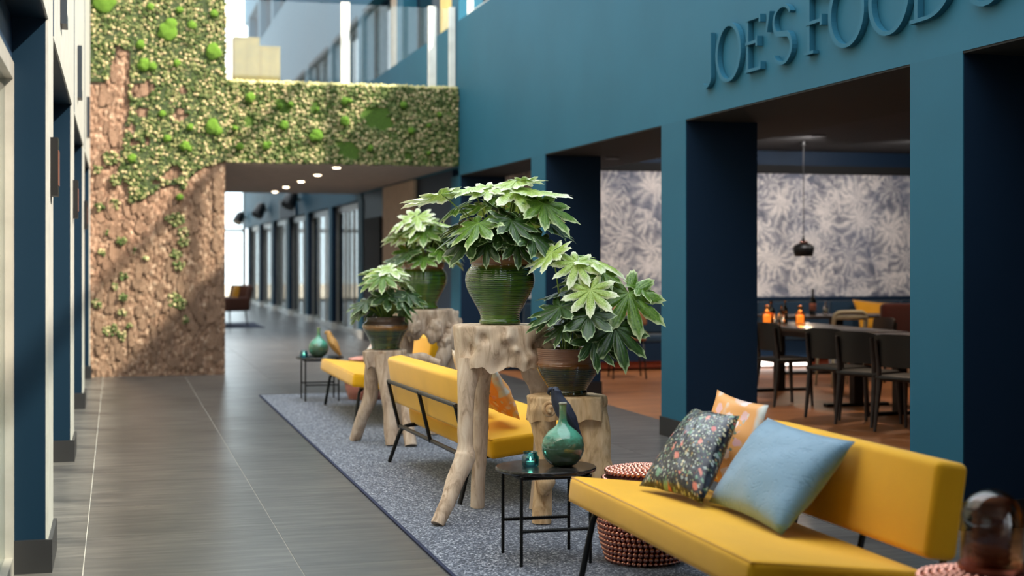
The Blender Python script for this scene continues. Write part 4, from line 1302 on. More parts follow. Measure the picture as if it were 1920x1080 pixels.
POT_TALL = [(0.0, 0.0), (0.105, 0.0), (0.118, 0.006), (0.118, 0.022), (0.110, 0.030), (0.112, 0.055), (0.125, 0.085), (0.150, 0.130), (0.176, 0.175), (0.193, 0.215), (0.199, 0.25), (0.195, 0.285), (0.181, 0.312), (0.168, 0.328), (0.163, 0.338), (0.168, 0.345), (0.172, 0.362), (0.174, 0.385), (0.170, 0.392), (0.156, 0.388), (0.150, 0.36), (0.140, 0.345)]
POT_LOW = [(0.0, 0.0), (0.095, 0.0), (0.108, 0.006), (0.108, 0.02), (0.104, 0.028), (0.112, 0.045), (0.135, 0.080), (0.158, 0.115), (0.172, 0.148), (0.176, 0.165), (0.172, 0.178), (0.165, 0.188), (0.166, 0.215), (0.172, 0.245), (0.173, 0.258), (0.166, 0.262), (0.154, 0.255), (0.150, 0.23), (0.14, 0.22)]
POT_ROUND = [(0.0, 0.0), (0.100, 0.0), (0.112, 0.006), (0.112, 0.02), (0.118, 0.05), (0.140, 0.095), (0.160, 0.13), (0.176, 0.155), (0.185, 0.178), (0.182, 0.198), (0.165, 0.212), (0.152, 0.222), (0.150, 0.24), (0.156, 0.255), (0.150, 0.262), (0.138, 0.25), (0.13, 0.23)]
def ridged(prof, amp=0.0022, per=0.011):
    out = []
    for (r0, z0), (r1, z1) in zip(prof[:-1], prof[1:]):
        n = max(1, int(abs(z1 - z0) / 0.0035))
        for k in range(n):
            t = k / n
            r_, z_ = r0 + (r1 - r0) * t, z0 + (z1 - z0) * t
            out.append((max(0, r_ + (amp * math.sin(2 * PI * z_ / per) if r_ > 0.1 and 0.03 < z_ < 0.33 else 0)), z_))
    return out + [prof[-1]]
def potted(label, loc, prof, glaze, leaves, soil_z, soil_r, px, rim_v):
    o = thing('potted_fatsia', label, 'potted plant', loc, 0, 'potted fatsia plants on driftwood')
    pot = MB().lathe(ridged(prof), 56, close=True).build('pot', glaze, o, True)
    MB().lathe([(0.0, soil_z), (soil_r, soil_z - 0.004)], 24, close=True).build('soil', 'soil', pot)
    for i, (du, dv, dd, az, pitch, size, kind) in enumerate(leaves):
        p = RGT * (du * px) + TWD * dd + Vector((0, 0, rim_v + (dv * 1.09) * px))
        rt = RGT * (0.25 * max(-0.12, min(0.12, du * px))) + Vector((0, 0, soil_z - 0.01))
        add_leaf(o, p, az, pitch, size * px, {'d': 'leaf_dark', 'm': 'leaf_mid', 'y': 'leaf_young'}[kind], i, ((i * 37) % 30) - 15, rt)
    return o
big = [(30, 128, 0.02, 200, 0, 58, 'y'), (42, 132, -0.04, 330, 5, 45, 'y'), (28, 112, 0.08, 65, 30, 62, 'y'), (58, 112, 0.05, 15, 8, 78, 'y'), (80, 90, 0.10, 35, 38, 74, 'm'), (-22, 116, 0.06, 130, 22, 54, 'y'), (-52, 118, 0.03, 172, 8, 62, 'y'),
       (-108, 106, 0.05, 192, 16, 80, 'y'), (-38, 56, 0.22, 110, 32, 68, 'm'), (22, 60, 0.24, 75, 38, 60, 'd'), (8, 76, 0.16, 150, -28, 50, 'd'), (60, 36, 0.22, 40, 42, 64, 'd'), (-24, 22, 0.22, 100, 58, 46, 'd'), (32, 24, 0.22, 82, 62, 50, 'd'),
       (-58, 26, 0.18, 145, 48, 58, 'd'), (-62, 44, 0.12, 168, 24, 62, 'd'), (92, 56, 0.06, 8, 28, 58, 'd'), (78, 24, 0.12, 28, 52, 46, 'd'), (0, 40, 0.2, 95, 40, 44, 'd'), (40, 70, 0.1, 60, 20, 50, 'm'),
       (-30, 90, -0.1, 220, 15, 62, 'm'), (30, 90, -0.16, 270, 15, 62, 'm'), (70, 70, -0.12, 315, 20, 58, 'm'), (-70, 60, -0.12, 210, 25, 55, 'd'), (10, 118, -0.05, 100, 12, 50, 'y'), (-8, 100, 0.10, 120, 35, 40, 'm'), (60, 96, 0.0, 350, 0, 55, 'm'), (-78, 86, 0.0, 178, 30, 50, 'm')]
potted('big green glazed pot of leafy fatsia on the tall driftwood stand in front', (2.115, 8.03, 1.0855), POT_TALL, 'glaze_tall', big, 0.372, 0.148, 0.00306, 0.385)
low = [(16, 148, 0.14, 115, 42, 56, 'y'), (-30, 166, 0.05, 160, 38, 62, 'y'), (48, 152, 0.06, 25, 16, 66, 'y'), (38, 102, 0.24, 92, 55, 58, 'y'), (112, 96, 0.10, 62, 58, 84, 'm'), (-16, 74, 0.20, 152, 28, 66, 'd'), (36, 60, 0.27, 95, 42, 58, 'd'),
       (84, 40, 0.18, 66, 56, 78, 'd'), (-10, 42, 0.22, 122, 36, 50, 'd'), (44, 20, 0.24, 75, 60, 60, 'd'), (-12, 96, 0.02, 188, 14, 52, 'd'), (16, 160, -0.05, 250, 8, 48, 'm'), (134, 108, 0.02, 18, 30, 52, 'm'), (-40, 56, 0.10, 165, 35, 46, 'd'),
       (76, 86, -0.06, 320, 10, 60, 'd'), (30, 120, -0.12, 265, 20, 60, 'm'), (62, 132, 0.12, 60, 35, 42, 'm'), (60, 30, 0.12, 40, 50, 58, 'd'), (0, 56, 0.0, 200, 30, 58, 'd'), (96, 60, 0.0, 350, 25, 64, 'd'), (26, 134, 0.06, 200, 20, 40, 'y'), (8, 62, 0.1, 140, 40, 46, 'd')]
potted('olive glazed pot of variegated fatsia on the low golden stand', (2.415, 7.70, 0.7055), POT_LOW, 'glaze_low', low, 0.24, 0.148, 0.00296, 0.255)
def bush(seed, n_top, n_low, W, H, s0):
    r = random.Random(seed); out = []
    for i in range(n_top):
        az = 360 * i / n_top + r.uniform(-18, 18)
        q = r.uniform(0.25, 0.95)
        x = math.cos(math.radians(az)) * q * W * 0.62; d = math.sin(math.radians(az)) * q * W * 0.62
        out.append((x, H * r.uniform(0.62, 1.0) - 18 * q, d * 0.0043, az, r.uniform(5, 40), s0 * r.uniform(0.85, 1.15), 'y' if r.random() < 0.7 else 'm'))
    for i in range(n_low):
        az = 360 * i / n_low + r.uniform(-15, 15) + 20
        x = math.cos(math.radians(az)) * W * 0.48; d = math.sin(math.radians(az)) * W * 0.48
        out.append((x, H * r.uniform(0.10, 0.42), d * 0.0043, az, r.uniform(25, 55), s0 * r.uniform(0.8, 1.1), 'd' if r.random() < 0.75 else 'm'))
    return out
potted('green glazed pot of light leaved fatsia on the tall gnarled stand behind', (2.50, 12.0, 1.0405), POT_TALL, 'glaze_tall', bush(4, 14, 10, 104, 92, 46), 0.372, 0.148, 0.0043, 0.385)
potted('brown rimmed pot of low fatsia on the small grey stand', (2.06, 11.36, 0.7455), POT_ROUND, 'glaze_brown', bush(9, 12, 11, 98, 104, 42), 0.245, 0.13, 0.0042, 0.255)

# ================================================================== round tables and what stands on them
def ribbed_rod(p0, p1, r=0.0085):
    p0, p1 = Vector(p0), Vector(p1)
    n = max(4, int((p1 - p0).length / 0.006))
    return MB().tube([p0.lerp(p1, i / n) for i in range(n + 1)], [r * (1.12 if i % 2 else 0.86) for i in range(n + 1)], 8)
def round_table(label, loc):
    o = thing('side_table', label, 'side table', loc, 0, 'round side tables')
    MB().lathe([(0.0, 0.425), (0.238, 0.425), (0.244, 0.430), (0.244, 0.440), (0.240, 0.445), (0.0, 0.445)], 64).build('table_top', 'marble', o, True, sharp=40)
    h = 0.170
    for x, y in ((-h, -h), (h, -h), (h, h), (-h, h)):
        ribbed_rod((x, y, 0), (x, y, 0.424)).build('leg', 'black_metal', o, True)
    for a, b in (((-h, -h), (h, -h)), ((-h, h), (h, h))):
        ribbed_rod((*a, 0.165), (*b, 0.165)).build('stretcher', 'black_metal', o, True)
    for a, b in (((-h, -h), (h, -h)), ((-h, h), (h, h)), ((-h, -h), (-h, h)), ((h, -h), (h, h))):
        ribbed_rod((*a, 0.413), (*b, 0.413)).build('top_rail', 'black_metal', o, True)
    return o
T1 = (2.01, 6.76); T2 = (2.04, 15.05)
t1 = round_table('round black marble side table beside the nearest yellow sofa', (*T1, RZ))
clone(t1, (*T2, RZ), 0, 'small black side table beyond the farthest yellow sofa')
TZ = RZ + 0.445
def vase(label, loc):
    prof = [(0.0, 0.0), (0.04, 0.0), (0.062, 0.012), (0.085, 0.04), (0.097, 0.075), (0.098, 0.105), (0.088, 0.14), (0.066, 0.168), (0.042, 0.187), (0.026, 0.203), (0.0185, 0.222), (0.016, 0.25), (0.016, 0.29), (0.018, 0.303), (0.016, 0.306), (0.011, 0.30), (0.010, 0.24)]
    o = thing('bottle_vase', label, 'vase', loc, 0, 'round green bottle vases')
    b = MB().lathe(prof, 48, close=True).build('body', 'vase', o, True)
    MB().lathe([(0.0185, 0.298), (0.0195, 0.303), (0.0175, 0.307), (0.012, 0.305)], 24, close=True).build('lip', 'chair_pale', o, True)
    return o
v1 = vase('round green bottle vase with slim neck on the marble table', (2.09, 6.74, TZ))
v1.scale = (1.06, 1.06, 1.0)
clone(v1, (2.02, 15.00, TZ), 0, 'round green bottle vase on the far black side table')
def candle(label, loc):
    o = thing('candle_holder', label, 'candle holder', loc, 0, 'teal candle holders')
    MB().lathe([(0.0, 0.0), (0.034, 0.0), (0.041, 0.006), (0.042, 0.045), (0.034, 0.056), (0.032, 0.064), (0.036, 0.070), (0.033, 0.070), (0.029, 0.062), (0.037, 0.044), (0.037, 0.009), (0.0, 0.009)], 32).build('glass', 'teal_glass', o, True, sharp=50)
    w = MB().lathe([(0.0, 0.0095), (0.019, 0.0095), (0.019, 0.024), (0.0, 0.024)], 20).build('tealight', 'wax', o, True, sharp=40)
    MB().lathe([(0.0, 0.025), (0.004, 0.030), (0.0045, 0.036), (0.0, 0.048)], 10).build('flame', 'flame', w, True)
    light('candle_light', 'POINT', (0, 0, 0.045), 0.25, (1, 0.7, 0.4), o, 0.01)
    return o
c1 = candle('teal glass candle holder with lit tealight beside the near vase', (1.935, 6.77, TZ))
clone(c1, (1.865, 14.97, TZ), 0, 'small teal glass candle holder beside the far vase')

def parrot(label, loc, mat, rz, perch):
    o = thing('parrot_figurine', label, 'figurine', loc, rz, 'parrot figurines')
    z0 = 0.165 if perch else 0.0
    # body leans: local +x is the beak side, tail hangs to -x
    path = [(-0.115, 0, z0 - 0.055), (-0.085, 0, z0 - 0.012), (-0.05, 0, z0 + 0.045), (-0.015, 0, z0 + 0.095), (0.012, 0, z0 + 0.14), (0.022, 0, z0 + 0.17), (0.025, 0, z0 + 0.195), (0.02, 0, z0 + 0.21)]
    if not perch:
        path = [(-0.095, 0, 0.004), (-0.075, 0, 0.035), (-0.05, 0, 0.08), (-0.02, 0, 0.135), (0.008, 0, 0.185), (0.02, 0, 0.22), (0.024, 0, 0.247), (0.018, 0, 0.262)]
    rad = [0.007, 0.020, 0.040, 0.047, 0.038, 0.030, 0.027, 0.010]
    MB().tube(catmull(path, 5), lerp_list(rad, 5), 20).build('body', mat, o, True)
    hx, hz = path[6][0], path[6][2]
    MB().tube([(hx + 0.018, 0, hz + 0.006), (hx + 0.036, 0, hz + 0.002), (hx + 0.042, 0, hz - 0.014), (hx + 0.036, 0, hz - 0.026)], [0.012, 0.011, 0.007, 0.002], 10).build('beak', mat, o, True)
    for s in (-1, 1):
        MB().ball((hx + 0.014, s * 0.0235, hz + 0.006), 0.0045, 10, 6).build('eye', 'black', o, True)
        c = path[3]
        w = MB().tube(catmull([(c[0] + 0.018, s * 0.036, c[2] + 0.028), (c[0] - 0.012, s * 0.044, c[2] - 0.012), (c[0] - 0.055, s * 0.026, c[2] - 0.075), (c[0] - 0.085, s * 0.010, c[2] - 0.115 if perch else c[2] - 0.12)], 5), lerp_list([0.010, 0.018, 0.012, 0.003], 5), 10)
        w.build('wing', mat, o, True)
    if perch:
        MB().tube([(-0.01, -0.035, z0 + 0.015), (-0.01, 0.035, z0 + 0.015)], 0.009, 10).build('perch', 'black_metal', o, True)
        MB().tube([(-0.01, 0, 0.006), (-0.01, 0, z0 + 0.01)], 0.004, 8).build('rod', 'black_metal', o, True)
        MB().lathe([(0, 0), (0.04, 0), (0.04, 0.006), (0, 0.006)], 24, -0.01, 0).build('base', 'black_metal', o)
        for s in (-1, 1):
            MB().ball((-0.005, s * 0.018, z0 + 0.03), 0.013, 10, 6).build('foot', mat, o, True)
    return o
parrot('matt dark blue parrot figurine perched behind the near green vase', (2.125, 6.89, TZ), 'parrot_blue', PI - 0.3, True).scale = (0.92, 0.92, 0.98)
parrot('ochre parrot figurine standing beside the far green vase', (2.165, 15.10, TZ), 'parrot_gold', PI - 0.3, False)

# ================================================================== beaded copper ottomans
def bead_points():
    pts = []
    H, br = 0.41, 0.0125
    def rad(z):
        t = z / H
        return 0.160 + 0.048 * math.sin(PI * min(1, max(0, t * 0.93 + 0.06))) ** 0.8 + 0.018 * t
    z = 0.012; row = 0
    while z < H - 0.012:
        r = rad(z); n = int(2 * PI * r / (2 * br * 1.02))
        for k in range(n):
            a = 2 * PI * (k + 0.5 * (row % 2)) / n
            pts.append((r * math.cos(a), r * math.sin(a), z))
        z += br * 1.82; row += 1
    r = rad(H) - 0.002
    zt = H
    while r > 0.004:
        n = max(1, int(2 * PI * r / (2 * br * 1.02)))
        zt = H + 0.022 * (1 - (r / 0.19) ** 2)
        for k in range(n):
            a = 2 * PI * (k + 0.5 * (row % 2)) / n
            pts.append((r * math.cos(a), r * math.sin(a), zt))
        r -= br * 1.85; row += 1
    return pts, rad, H, br
bp, brad, BH, br_ = bead_points()
bead_me = scatter_mesh('beads', ico(2), bp, [br_] * len(bp), None, True)
bead_me.materials.append(M['copper_bead'])
core_me = MB().lathe([(0.0, 0.002)] + [(brad(z) - 0.004, z) for z in [0.002 + (BH - 0.002) * i / 14 for i in range(15)]] + [(0.10, BH + 0.012), (0.0, BH + 0.018)], 40).mesh('core', True)
core_me.materials.append(M['copper_core'])
def ottoman(label, loc):
    o = thing('beaded_ottoman', label, 'ottoman', loc, 0, 'copper beaded ottomans')
    link('core', core_me, None, o)
    tag(link('beads', bead_me, None, o), None, None, None, 'stuff')
    return o
ottoman('barrel ottoman of shiny copper beads between the marble table and near sofa', (2.45, 6.59, RZ + 0.001)).scale = (1.0, 1.0, 1.04)
ottoman('copper bead ottoman in the corner with the amber glass dome on it', (2.50, 3.84, RZ + 0.001)).scale = (1.0, 1.0, 1.17)
ottoman('pinkish copper bead ottoman beyond the farthest sofa', (2.52, 15.02, RZ + 0.001))
DZ = RZ + (BH + 0.034) * 1.17
o = thing('glass_dome', 'amber glass dome over a dark ribbed candle on copper beads', 'dome', (2.53, 3.83, DZ))
MB().lathe([(0.0, 0.0), (0.10, 0.0), (0.10, 0.012), (0.0, 0.012)], 40).build('base', 'copper_panel', o, True, sharp=40)
R_, Hd = 0.090, 0.235
prof = [(R_, 0.0125), (R_, Hd - R_)] + [(R_ * math.cos(a), Hd - R_ + R_ * math.sin(a)) for a in [PI / 2 * i / 10 for i in range(1, 11)]]
MB().lathe(prof, 48, close=True).build('dome', 'amber_glass', o, True)
cp = [(0.0, 0.0125)]
for i in range(9):
    z = 0.0125 + i * 0.022
    cp += [(0.05, z + 0.001), (0.058, z + 0.011), (0.05, z + 0.021)]
MB().lathe(cp + [(0.0, cp[-1][1])], 32).build('candle', 'brown_leather', o, True)

# ================================================================== restaurant
def dining_chair(label, loc, rz, mat='chair_black', leg='chair_black', seat='chair_black'):
    """faces +x; back at -x"""
    o = thing('dining_chair', label, 'chair', loc, rz, 'dark dining chairs')
    sm = rounded_box(0.44, 0.43, 0.045, 0.02, 3); link('seat', sm, seat, o, (0.0, 0, 0.455))
    for x, y in ((0.17, 0.17), (0.17, -0.17)):
        MB().tube([(x + 0.03, y * 1.08, 0.0), (x, y, 0.44)], [0.013, 0.024], 8).build('leg', leg, o, True, sharp=50)
    for y in (0.18, -0.18):
        MB().tube([(-0.25, y * 1.05, 0.0), (-0.195, y, 0.42), (-0.20, y, 0.52), (-0.245, y, 0.78)], [0.013, 0.026, 0.022, 0.014], 8).build('leg', leg, o, True, sharp=50)
    # curved back panel
    vs = []; fs = []
    n = 12
    for j in range(7):
        z = 0.55 + 0.28 * j / 6
        for i in range(n + 1):
            y = -0.22 + 0.44 * i / n
            cut = 0.025 * (abs(y) / 0.22) ** 4 * (1 if j == 6 else (0.6 if j == 5 else 0))
            x = -0.215 - 0.10 * (z - 0.55) + 0.05 * (y / 0.22) ** 2
            vs.append((x, y, z - cut))
    m = len(vs)
    vs += [(x - 0.018, y, z) for x, y, z in vs]
    for j in range(6):
        for i in range(n):
            a = j * (n + 1) + i
            fs += [(a, a + 1, a + n + 2, a + n + 1), (m + a, m + a + n + 1, m + a + n + 2, m + a + 1)]
    for i in range(n):
        a = 6 * (n + 1) + i
        fs += [(i, m + i, m + i + 1, i + 1), (a, a + 1, m + a + 1, m + a)]
    for j in range(6):
        a = j * (n + 1); b = a + n
        fs += [(a, a + n + 1, m + a + n + 1, m + a), (b, m + b, m + b + n + 1, b + n + 1)]
    MB().add(vs, fs).build('backrest', mat, o, True, sharp=50)
    return o
ch = dining_chair('dark dining chair seen side on beside the blue pillar', (6.50, 13.42, 0), 0.12, leg='chair_grey')
for lb, x, y, a in (('dark dining chair in the row, second from the blue pillar', 6.46, 12.22, 0.45),
                    ('dark dining chair in the row, third from the blue pillar', 6.45, 11.62, 0.45),
                    ('dark dining chair in the row, farthest from the blue pillar and partly cut off', 6.50, 11.02, 0.45)):
    clone(ch, (x, y, 0), a, lb)
for lb, x, y, a in (('dark chair across the table, facing the corridor, near the amber bottles', 7.85, 14.2, PI),
                    ('dark chair across the table below the ochre cushion', 7.85, 12.2, PI),
                    ('dark chair across the table, middle of the facing row', 7.85, 13.1, PI)):
    clone(ch, (x, y, 0), a, lb)
def dining_table(label, x0, x1, y0, y1):
    o = thing('dining_table', label, 'table', ((x0 + x1) / 2, (y0 + y1) / 2, 0), 0, 'dark dining tables')
    w, d = (x1 - x0) / 2, (y1 - y0) / 2
    link('table_top', rounded_box(2 * w, 2 * d, 0.035, 0.006, 2), 'table_black', o, (0, 0, 0.7325))
    for sy in (-1, 1):
        MB().box(-0.05, 0.05, sy * (d - 0.35) - 0.05, sy * (d - 0.35) + 0.05, 0.02, 0.714).build('column', 'black_metal', o)
        MB().box(-w * 0.85, w * 0.85, sy * (d - 0.35) - 0.04, sy * (d - 0.35) + 0.04, 0, 0.03).build('foot', 'black_metal', o)
    MB().box(-0.03, 0.03, -d + 0.4, d - 0.4, 0.62, 0.70).build('beam', 'black_metal', o)
    return o
dining_table('long dark dining table behind the row of dark chairs', 6.72, 7.52, 10.5, 12.62)
dining_table('dark dining table holding the amber bottles by the pillar', 6.72, 7.52, 12.75, 15.2)
dining_table('dark table in front of the banquette below the wallpaper', 8.0, 9.9, 16.6, 17.4)

def amber_bottle(label, loc, s=1.0):
    o = thing('amber_jar', label, 'candle jar', loc, 0, 'glowing amber jars')
    MB().lathe([(0.0, 0.0), (0.05, 0.0), (0.056, 0.008), (0.056, 0.10), (0.048, 0.125), (0.026, 0.14), (0.024, 0.165), (0.032, 0.175), (0.032, 0.20), (0.0, 0.20)], 28).build('jar', 'amber_glass', o, True)
    MB().lathe([(0.0, 0.006), (0.042, 0.006), (0.042, 0.09), (0.0, 0.09)], 20).build('candle', 'amber_glow', o, True, sharp=40)
    light('jar_light', 'POINT', (0, 0, 0.11), 1.2, (1, 0.5, 0.15), o, 0.03)
    o.scale = (s, s, s)
    return o
DT = 0.7505
ab = amber_bottle('glowing amber candle jar on the dining table closest to the blue pillar', (7.02, 14.95, DT))
for lb, x, y in (('glowing amber candle jar right of the small silver shakers', 7.30, 14.70), ('glowing amber candle jar on the table behind the cut off chair', 7.35, 12.35)):
    a = clone(ab, (x, y, DT), 0, lb)
def bottle(label, loc, h, r, mat, band=None):
    o = thing('bottle', label, 'bottle', loc, 0, 'bottles on the dining tables')
    MB().lathe([(0.0, 0.0), (r, 0.0), (r, h * 0.55), (r * 0.8, h * 0.64), (r * 0.36, h * 0.74), (r * 0.34, h * 0.96), (r * 0.42, h * 0.97), (r * 0.42, h), (0.0, h)], 20).build('glass', mat, o, True)
    MB().lathe([(r + 0.001, h * 0.18), (r + 0.001, h * 0.45)], 20, close=True).build('label', band or 'chair_pale', o, True)
    return o
for lb, x, y, h, r, m, bd in (('dark wine bottle with copper label standing behind the amber jars', 8.62, 17.0, 0.33, 0.042, 'bottle_dark', 'bottle_label'),
                              ('slim dark bottle beside the second amber jar', 7.24, 14.95, 0.26, 0.03, 'bottle_dark', 'black'),
                              ('small brown bottle between the amber jars', 7.16, 14.88, 0.20, 0.034, 'amber_glass', 'chair_pale'),
                              ('squat copper topped jar between the amber jars', 7.12, 15.06, 0.24, 0.045, 'bottle_dark', 'bottle_label'),
                              ('small pale bottle on the rear table beside the wine bottle', 8.80, 17.0, 0.17, 0.03, 'silver', 'chair_pale')):
    bottle(lb, (x, y, DT), h, r, m, bd)
def shaker(label, x, y):
    o = thing('shaker', label, 'shaker', (x, y, DT), 0, 'silver shakers')
    MB().lathe([(0, 0), (0.022, 0), (0.024, 0.01), (0.018, 0.07), (0.0, 0.07)], 16).build('body', 'silver', o, True)
    MB().lathe([(0.019, 0.07), (0.02, 0.085), (0.012, 0.098), (0, 0.10)], 16).build('cap', 'silver', o, True)
shaker('silver shaker just beyond the first amber jar', 7.08, 14.86)
shaker('silver shaker closer to the second amber jar', 7.14, 14.80)
shaker('silver shaker on the table at the cut off chair', 7.42, 12.1)

# banquette along the back wall
o = thing('banquette', 'long navy upholstered banquette below the leaf wallpaper', 'bench', (5.2, 18.05, 0))
MB().box(0, 6.7, 0.0, 0.60, 0.12, 0.36).build('base', 'navy', o)
MB().box(0, 6.7, 0.03, 0.60, 0.03, 0.12).build('kickboard', 'copper_panel', o)
for k in range(6):
    link('seat', rounded_box(1.10, 0.60, 0.10, 0.03, 3), 'banquette', o, (0.56 + 1.115 * k, 0.30, 0.41))
    link('backrest', rounded_box(1.10, 0.10, 0.42, 0.03, 3), 'banquette', o, (0.56 + 1.115 * k, 0.51, 0.675))
tag(MB().box(7.45, 9.1, 18.00, 18.03, 0.03, 0.12).build('light_strip', 'led'), 'glowing light strip along the foot of the banquette', 'light strip')
cushion('bolster_cushion', 'ochre_cushion', 'ochre cushion on the banquette below the wallpaper, pinched in two', (10.0, 18.30, 0.475), (10.68, 18.30, 0.475), (10.72, 18.42, 0.84), (9.95, 18.42, 0.90), 0.14, None)
cushion('bolster_cushion', 'ochre_cushion', 'small ochre cushion half hidden behind the amber jars', (7.9, 18.30, 0.475), (8.35, 18.30, 0.475), (8.36, 18.42, 0.84), (7.88, 18.42, 0.86), 0.14, None)
# burgundy armchair and pale chair by the rear table
o = thing('armchair', 'burgundy armchair in front of the ochre cushion', 'armchair', (9.0, 15.75, 0), PI / 2 + 0.1)
link('seat', rounded_box(0.56, 0.58, 0.14, 0.04, 3), 'burgundy', o, (0, 0, 0.40))
link('backrest', rounded_box(0.12, 0.62, 0.48, 0.05, 3), 'burgundy', o, (-0.27, 0, 0.70))
for x, y in ((0.22, 0.22), (0.22, -0.22), (-0.22, 0.22), (-0.22, -0.22)):
    MB().tube([(x * 1.1, y * 1.1, 0), (x, y, 0.36)], [0.013, 0.02], 8).build('leg', 'black_metal', o, True)
def pale_chair(label, loc, rz):
    o = thing('pale_chair', label, 'chair', loc, rz, 'pale dining chairs')
    link('seat', rounded_box(0.44, 0.44, 0.04, 0.018, 3), 'chair_pale', o, (0, 0, 0.45))
    MB().tube(rounded_path((-0.20, -0.20, 0.46), (-0.25, -0.20, 0.86), (-0.25, 0.20, 0.86), (-0.20, 0.20, 0.46), 0.09), 0.026, 10).build('back_frame', 'chair_pale', o, True)
    MB().tube([(-0.246, -0.19, 0.80), (-0.246, 0.19, 0.80)], 0.030, 10).build('back_rail', 'chair_pale', o, True)
    for x, y in ((0.18, 0.18), (0.18, -0.18), (-0.18, 0.18), (-0.18, -0.18)):
        MB().tube([(x * 1.12, y * 1.12, 0), (x, y, 0.44)], [0.012, 0.018], 8).build('leg', 'chair_pale', o, True)
    return o
pc = pale_chair('pale sage chair with open rounded back behind the dark chairs', (8.05, 15.2, 0), PI / 2)
clone(pc, (9.0, 14.75, 0), PI / 2 + 0.2, 'pale sage chair half cut off by the blue pillar')
# tan stools and table beyond the farther pillar
def tan_stool(label, loc, rz):
    o = thing('tan_chair', label, 'chair', loc, rz, 'tan seated chairs')
    link('seat', rounded_box(0.44, 0.42, 0.07, 0.025, 3), 'tan_seat', o, (0, 0, 0.50))
    link('backrest', rounded_box(0.05, 0.42, 0.24, 0.02, 3), 'tan_seat', o, (-0.22, 0, 0.78))
    for x, y in ((0.17, 0.17), (0.17, -0.17), (-0.19, 0.17), (-0.19, -0.17)):
        MB().tube([(x * 1.2, y * 1.2, 0), (x, y, 0.47)], [0.010, 0.014], 8).build('leg', 'black_metal', o, True)
    for y in (0.15, -0.15):
        MB().tube([(-0.19, y, 0.45), (-0.215, y, 0.74)], 0.011, 8).build('back_post', 'black_metal', o, True)
    return o
ts = tan_stool('tan seated chair with black legs beyond the variegated plant', (6.62, 16.1, 0), PI / 2 + 0.2)
clone(ts, (6.1, 17.0, 0), PI / 2 - 0.2, 'tan seated chair deeper in, against the copper kickboard')

# pendant lamp
def pendant(label, x, y):
    o = thing('pendant_lamp', label, 'lamp', (x, y, 1.50), 0, 'black pendant lamps')
    MB().lathe([(0.115, 0.0), (0.135, 0.07), (0.138, 0.11), (0.12, 0.145), (0.07, 0.165), (0.05, 0.175), (0.046, 0.173), (0.066, 0.16), (0.114, 0.14), (0.131, 0.11), (0.128, 0.07), (0.110, 0.004)], 36, close=True).build('shade', 'black_metal', o, True)
    MB().lathe([(0.052, 0.176), (0.055, 0.185), (0.048, 0.198), (0.0, 0.20)], 24).build('collar', 'copper_bead', o, True)
    MB().lathe([(0.03, 0.19), (0.012, 0.24), (0.006, 0.28), (0.0, 0.28)], 16).build('cap', 'black_metal', o, True)
    MB().tube([(0, 0, 0.27), (0, 0, 1.46)], 0.006, 6).build('cord', 'black_metal', o)
    MB().lathe([(0.0, 1.44), (0.05, 1.44), (0.05, 1.479), (0.0, 1.479)], 20).build('ceiling_cup', 'black_metal', o, True, sharp=40)
    MB().ball((0, 0, 0.06), 0.04, 12, 8).build('bulb', 'lamp', o, True)
    light('pendant_light', 'POINT', (0, 0, -0.02), 14, (1, 0.78, 0.55), o, 0.05)
pendant('black pendant lamp with copper collar hanging before the leaf wallpaper', 8.59, 17.2)
# recessed downlights: one in the soffit, the rest added to light wallpaper and tables
def downlight(label, x, y, z, power, col=(1, 0.78, 0.56), tilt=0.0):
    o = thing('downlight', label, 'lamp', (x, y, z), 0, 'restaurant downlights')
    MB().lathe([(0.085, -0.014), (0.085, -0.0005), (0.06, -0.0005), (0.06, -0.014)], 20, close=True).build('trim_ring', 'black', o, True, sharp=40)
    MB().lathe([(0.0, -0.008), (0.06, -0.008)], 20, close=True).build('lens', 'lamp', o)
    light('downlight_light', 'SPOT', (0, 0, -0.04), power, col, o, 0.06, (tilt, 0, 0), 2.0)
downlight('orange glowing downlight in the black soffit beyond the second pillar', 5.56, 16.0, 2.64, 60)
for lb, x, y, p in (('added ceiling downlight over the dining table behind the pillar', 7.1, 13.0, 130), ('added ceiling downlight in front of the wallpaper, above the pendant', 8.3, 16.2, 150), ('added ceiling downlight in front of the wallpaper, deeper in the room', 10.0, 16.2, 150), ('added ceiling downlight in front of the wallpaper near the passage', 6.6, 16.2, 150), ('added ceiling downlight above the rear tables', 8.8, 14.5, 120), ('added ceiling downlight over the nearest dining chairs', 7.1, 10.0, 60)):
    downlight(lb, x, y, 2.98, p, (1, 0.95, 0.92) if p == 150 else (1, 0.78, 0.56), 0.95 if p == 150 else 0.0)

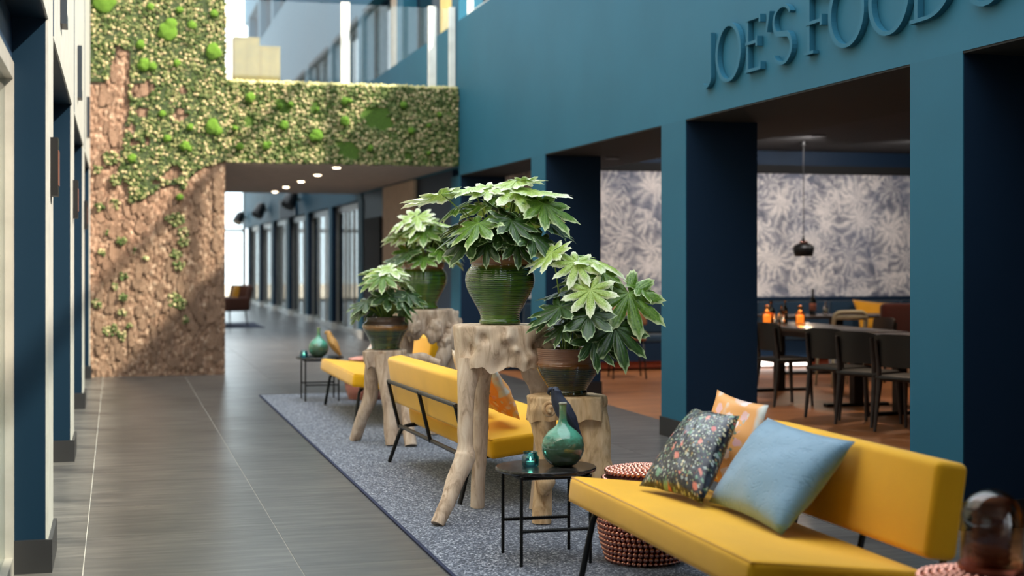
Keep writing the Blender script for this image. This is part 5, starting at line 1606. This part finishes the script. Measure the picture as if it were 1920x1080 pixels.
# ================================================================== far end of the hall
for n, (y, z) in enumerate(((35.9, 2.93), (43.8, 2.93), (51.2, 2.91))):
    o = thing('wall_spotlight', ['largest black spotlight on a bracket above the far bays', 'middle black spotlight on a bracket above the far bays', 'smallest black spotlight on a bracket near the end of the hall'][n], 'lamp', (XR, y, z), 0, 'wall spotlights')
    MB().tube([(0, 0, 0), (-0.18, 0, 0.05)], 0.03, 8).build('bracket', 'black_metal', o)
    MB().tube([(-0.14, 0.0, 0.16), (-0.20, -0.05, 0.10), (-0.34, -0.16, -0.16)], [0.11, 0.16, 0.18], 16).build('head', 'black_metal', o, True, sharp=50)
o = thing('wall_sign', 'dark blue raised lettering block on the far blue wall', 'sign', (XR, 36.6, 2.56))
for k in range(5):
    MB().box(-0.05, 0.0, k * 0.78, k * 0.78 + 0.55, 0.0, 0.52).build('letter', 'navy', o)
# brown lounge chair far down the hall
o = thing('lounge_chair', 'brown leather lounge chair far down the hall beside the bark wall', 'chair', (2.35, 32.6, 0.0145), PI + 0.5)
link('seat', rounded_box(0.75, 0.75, 0.16, 0.05, 3), 'brown_leather', o, (0, 0, 0.40))
link('backrest', rounded_box(0.16, 0.75, 0.55, 0.06, 3), 'brown_leather', o, (-0.36, 0, 0.62), (0, -0.25, 0))
for s in (-1, 1):
    link('armrest', rounded_box(0.70, 0.10, 0.30, 0.04, 3), 'brown_leather', o, (0.0, s * 0.40, 0.48))
for x, y in ((0.3, 0.32), (0.3, -0.32), (-0.3, 0.32), (-0.3, -0.32)):
    MB().tube([(x * 1.1, y * 1.1, 0), (x, y, 0.34)], [0.015, 0.022], 8).build('leg', 'black_metal', o, True)
cushion('cushion', 'ochre_cushion', 'mustard cushion on the far brown lounge chair', (2.44, 32.60, 0.50), (2.54, 32.28, 0.50), (2.64, 32.40, 0.90), (2.54, 32.72, 0.90), 0.14, None)
rg2 = MB().box(0.2, 3.1, 31.6, 34.2, 0.0005, 0.01).build('rug', 'binding')
tag(rg2, 'dark blue rug under the far brown lounge chair', 'rug')
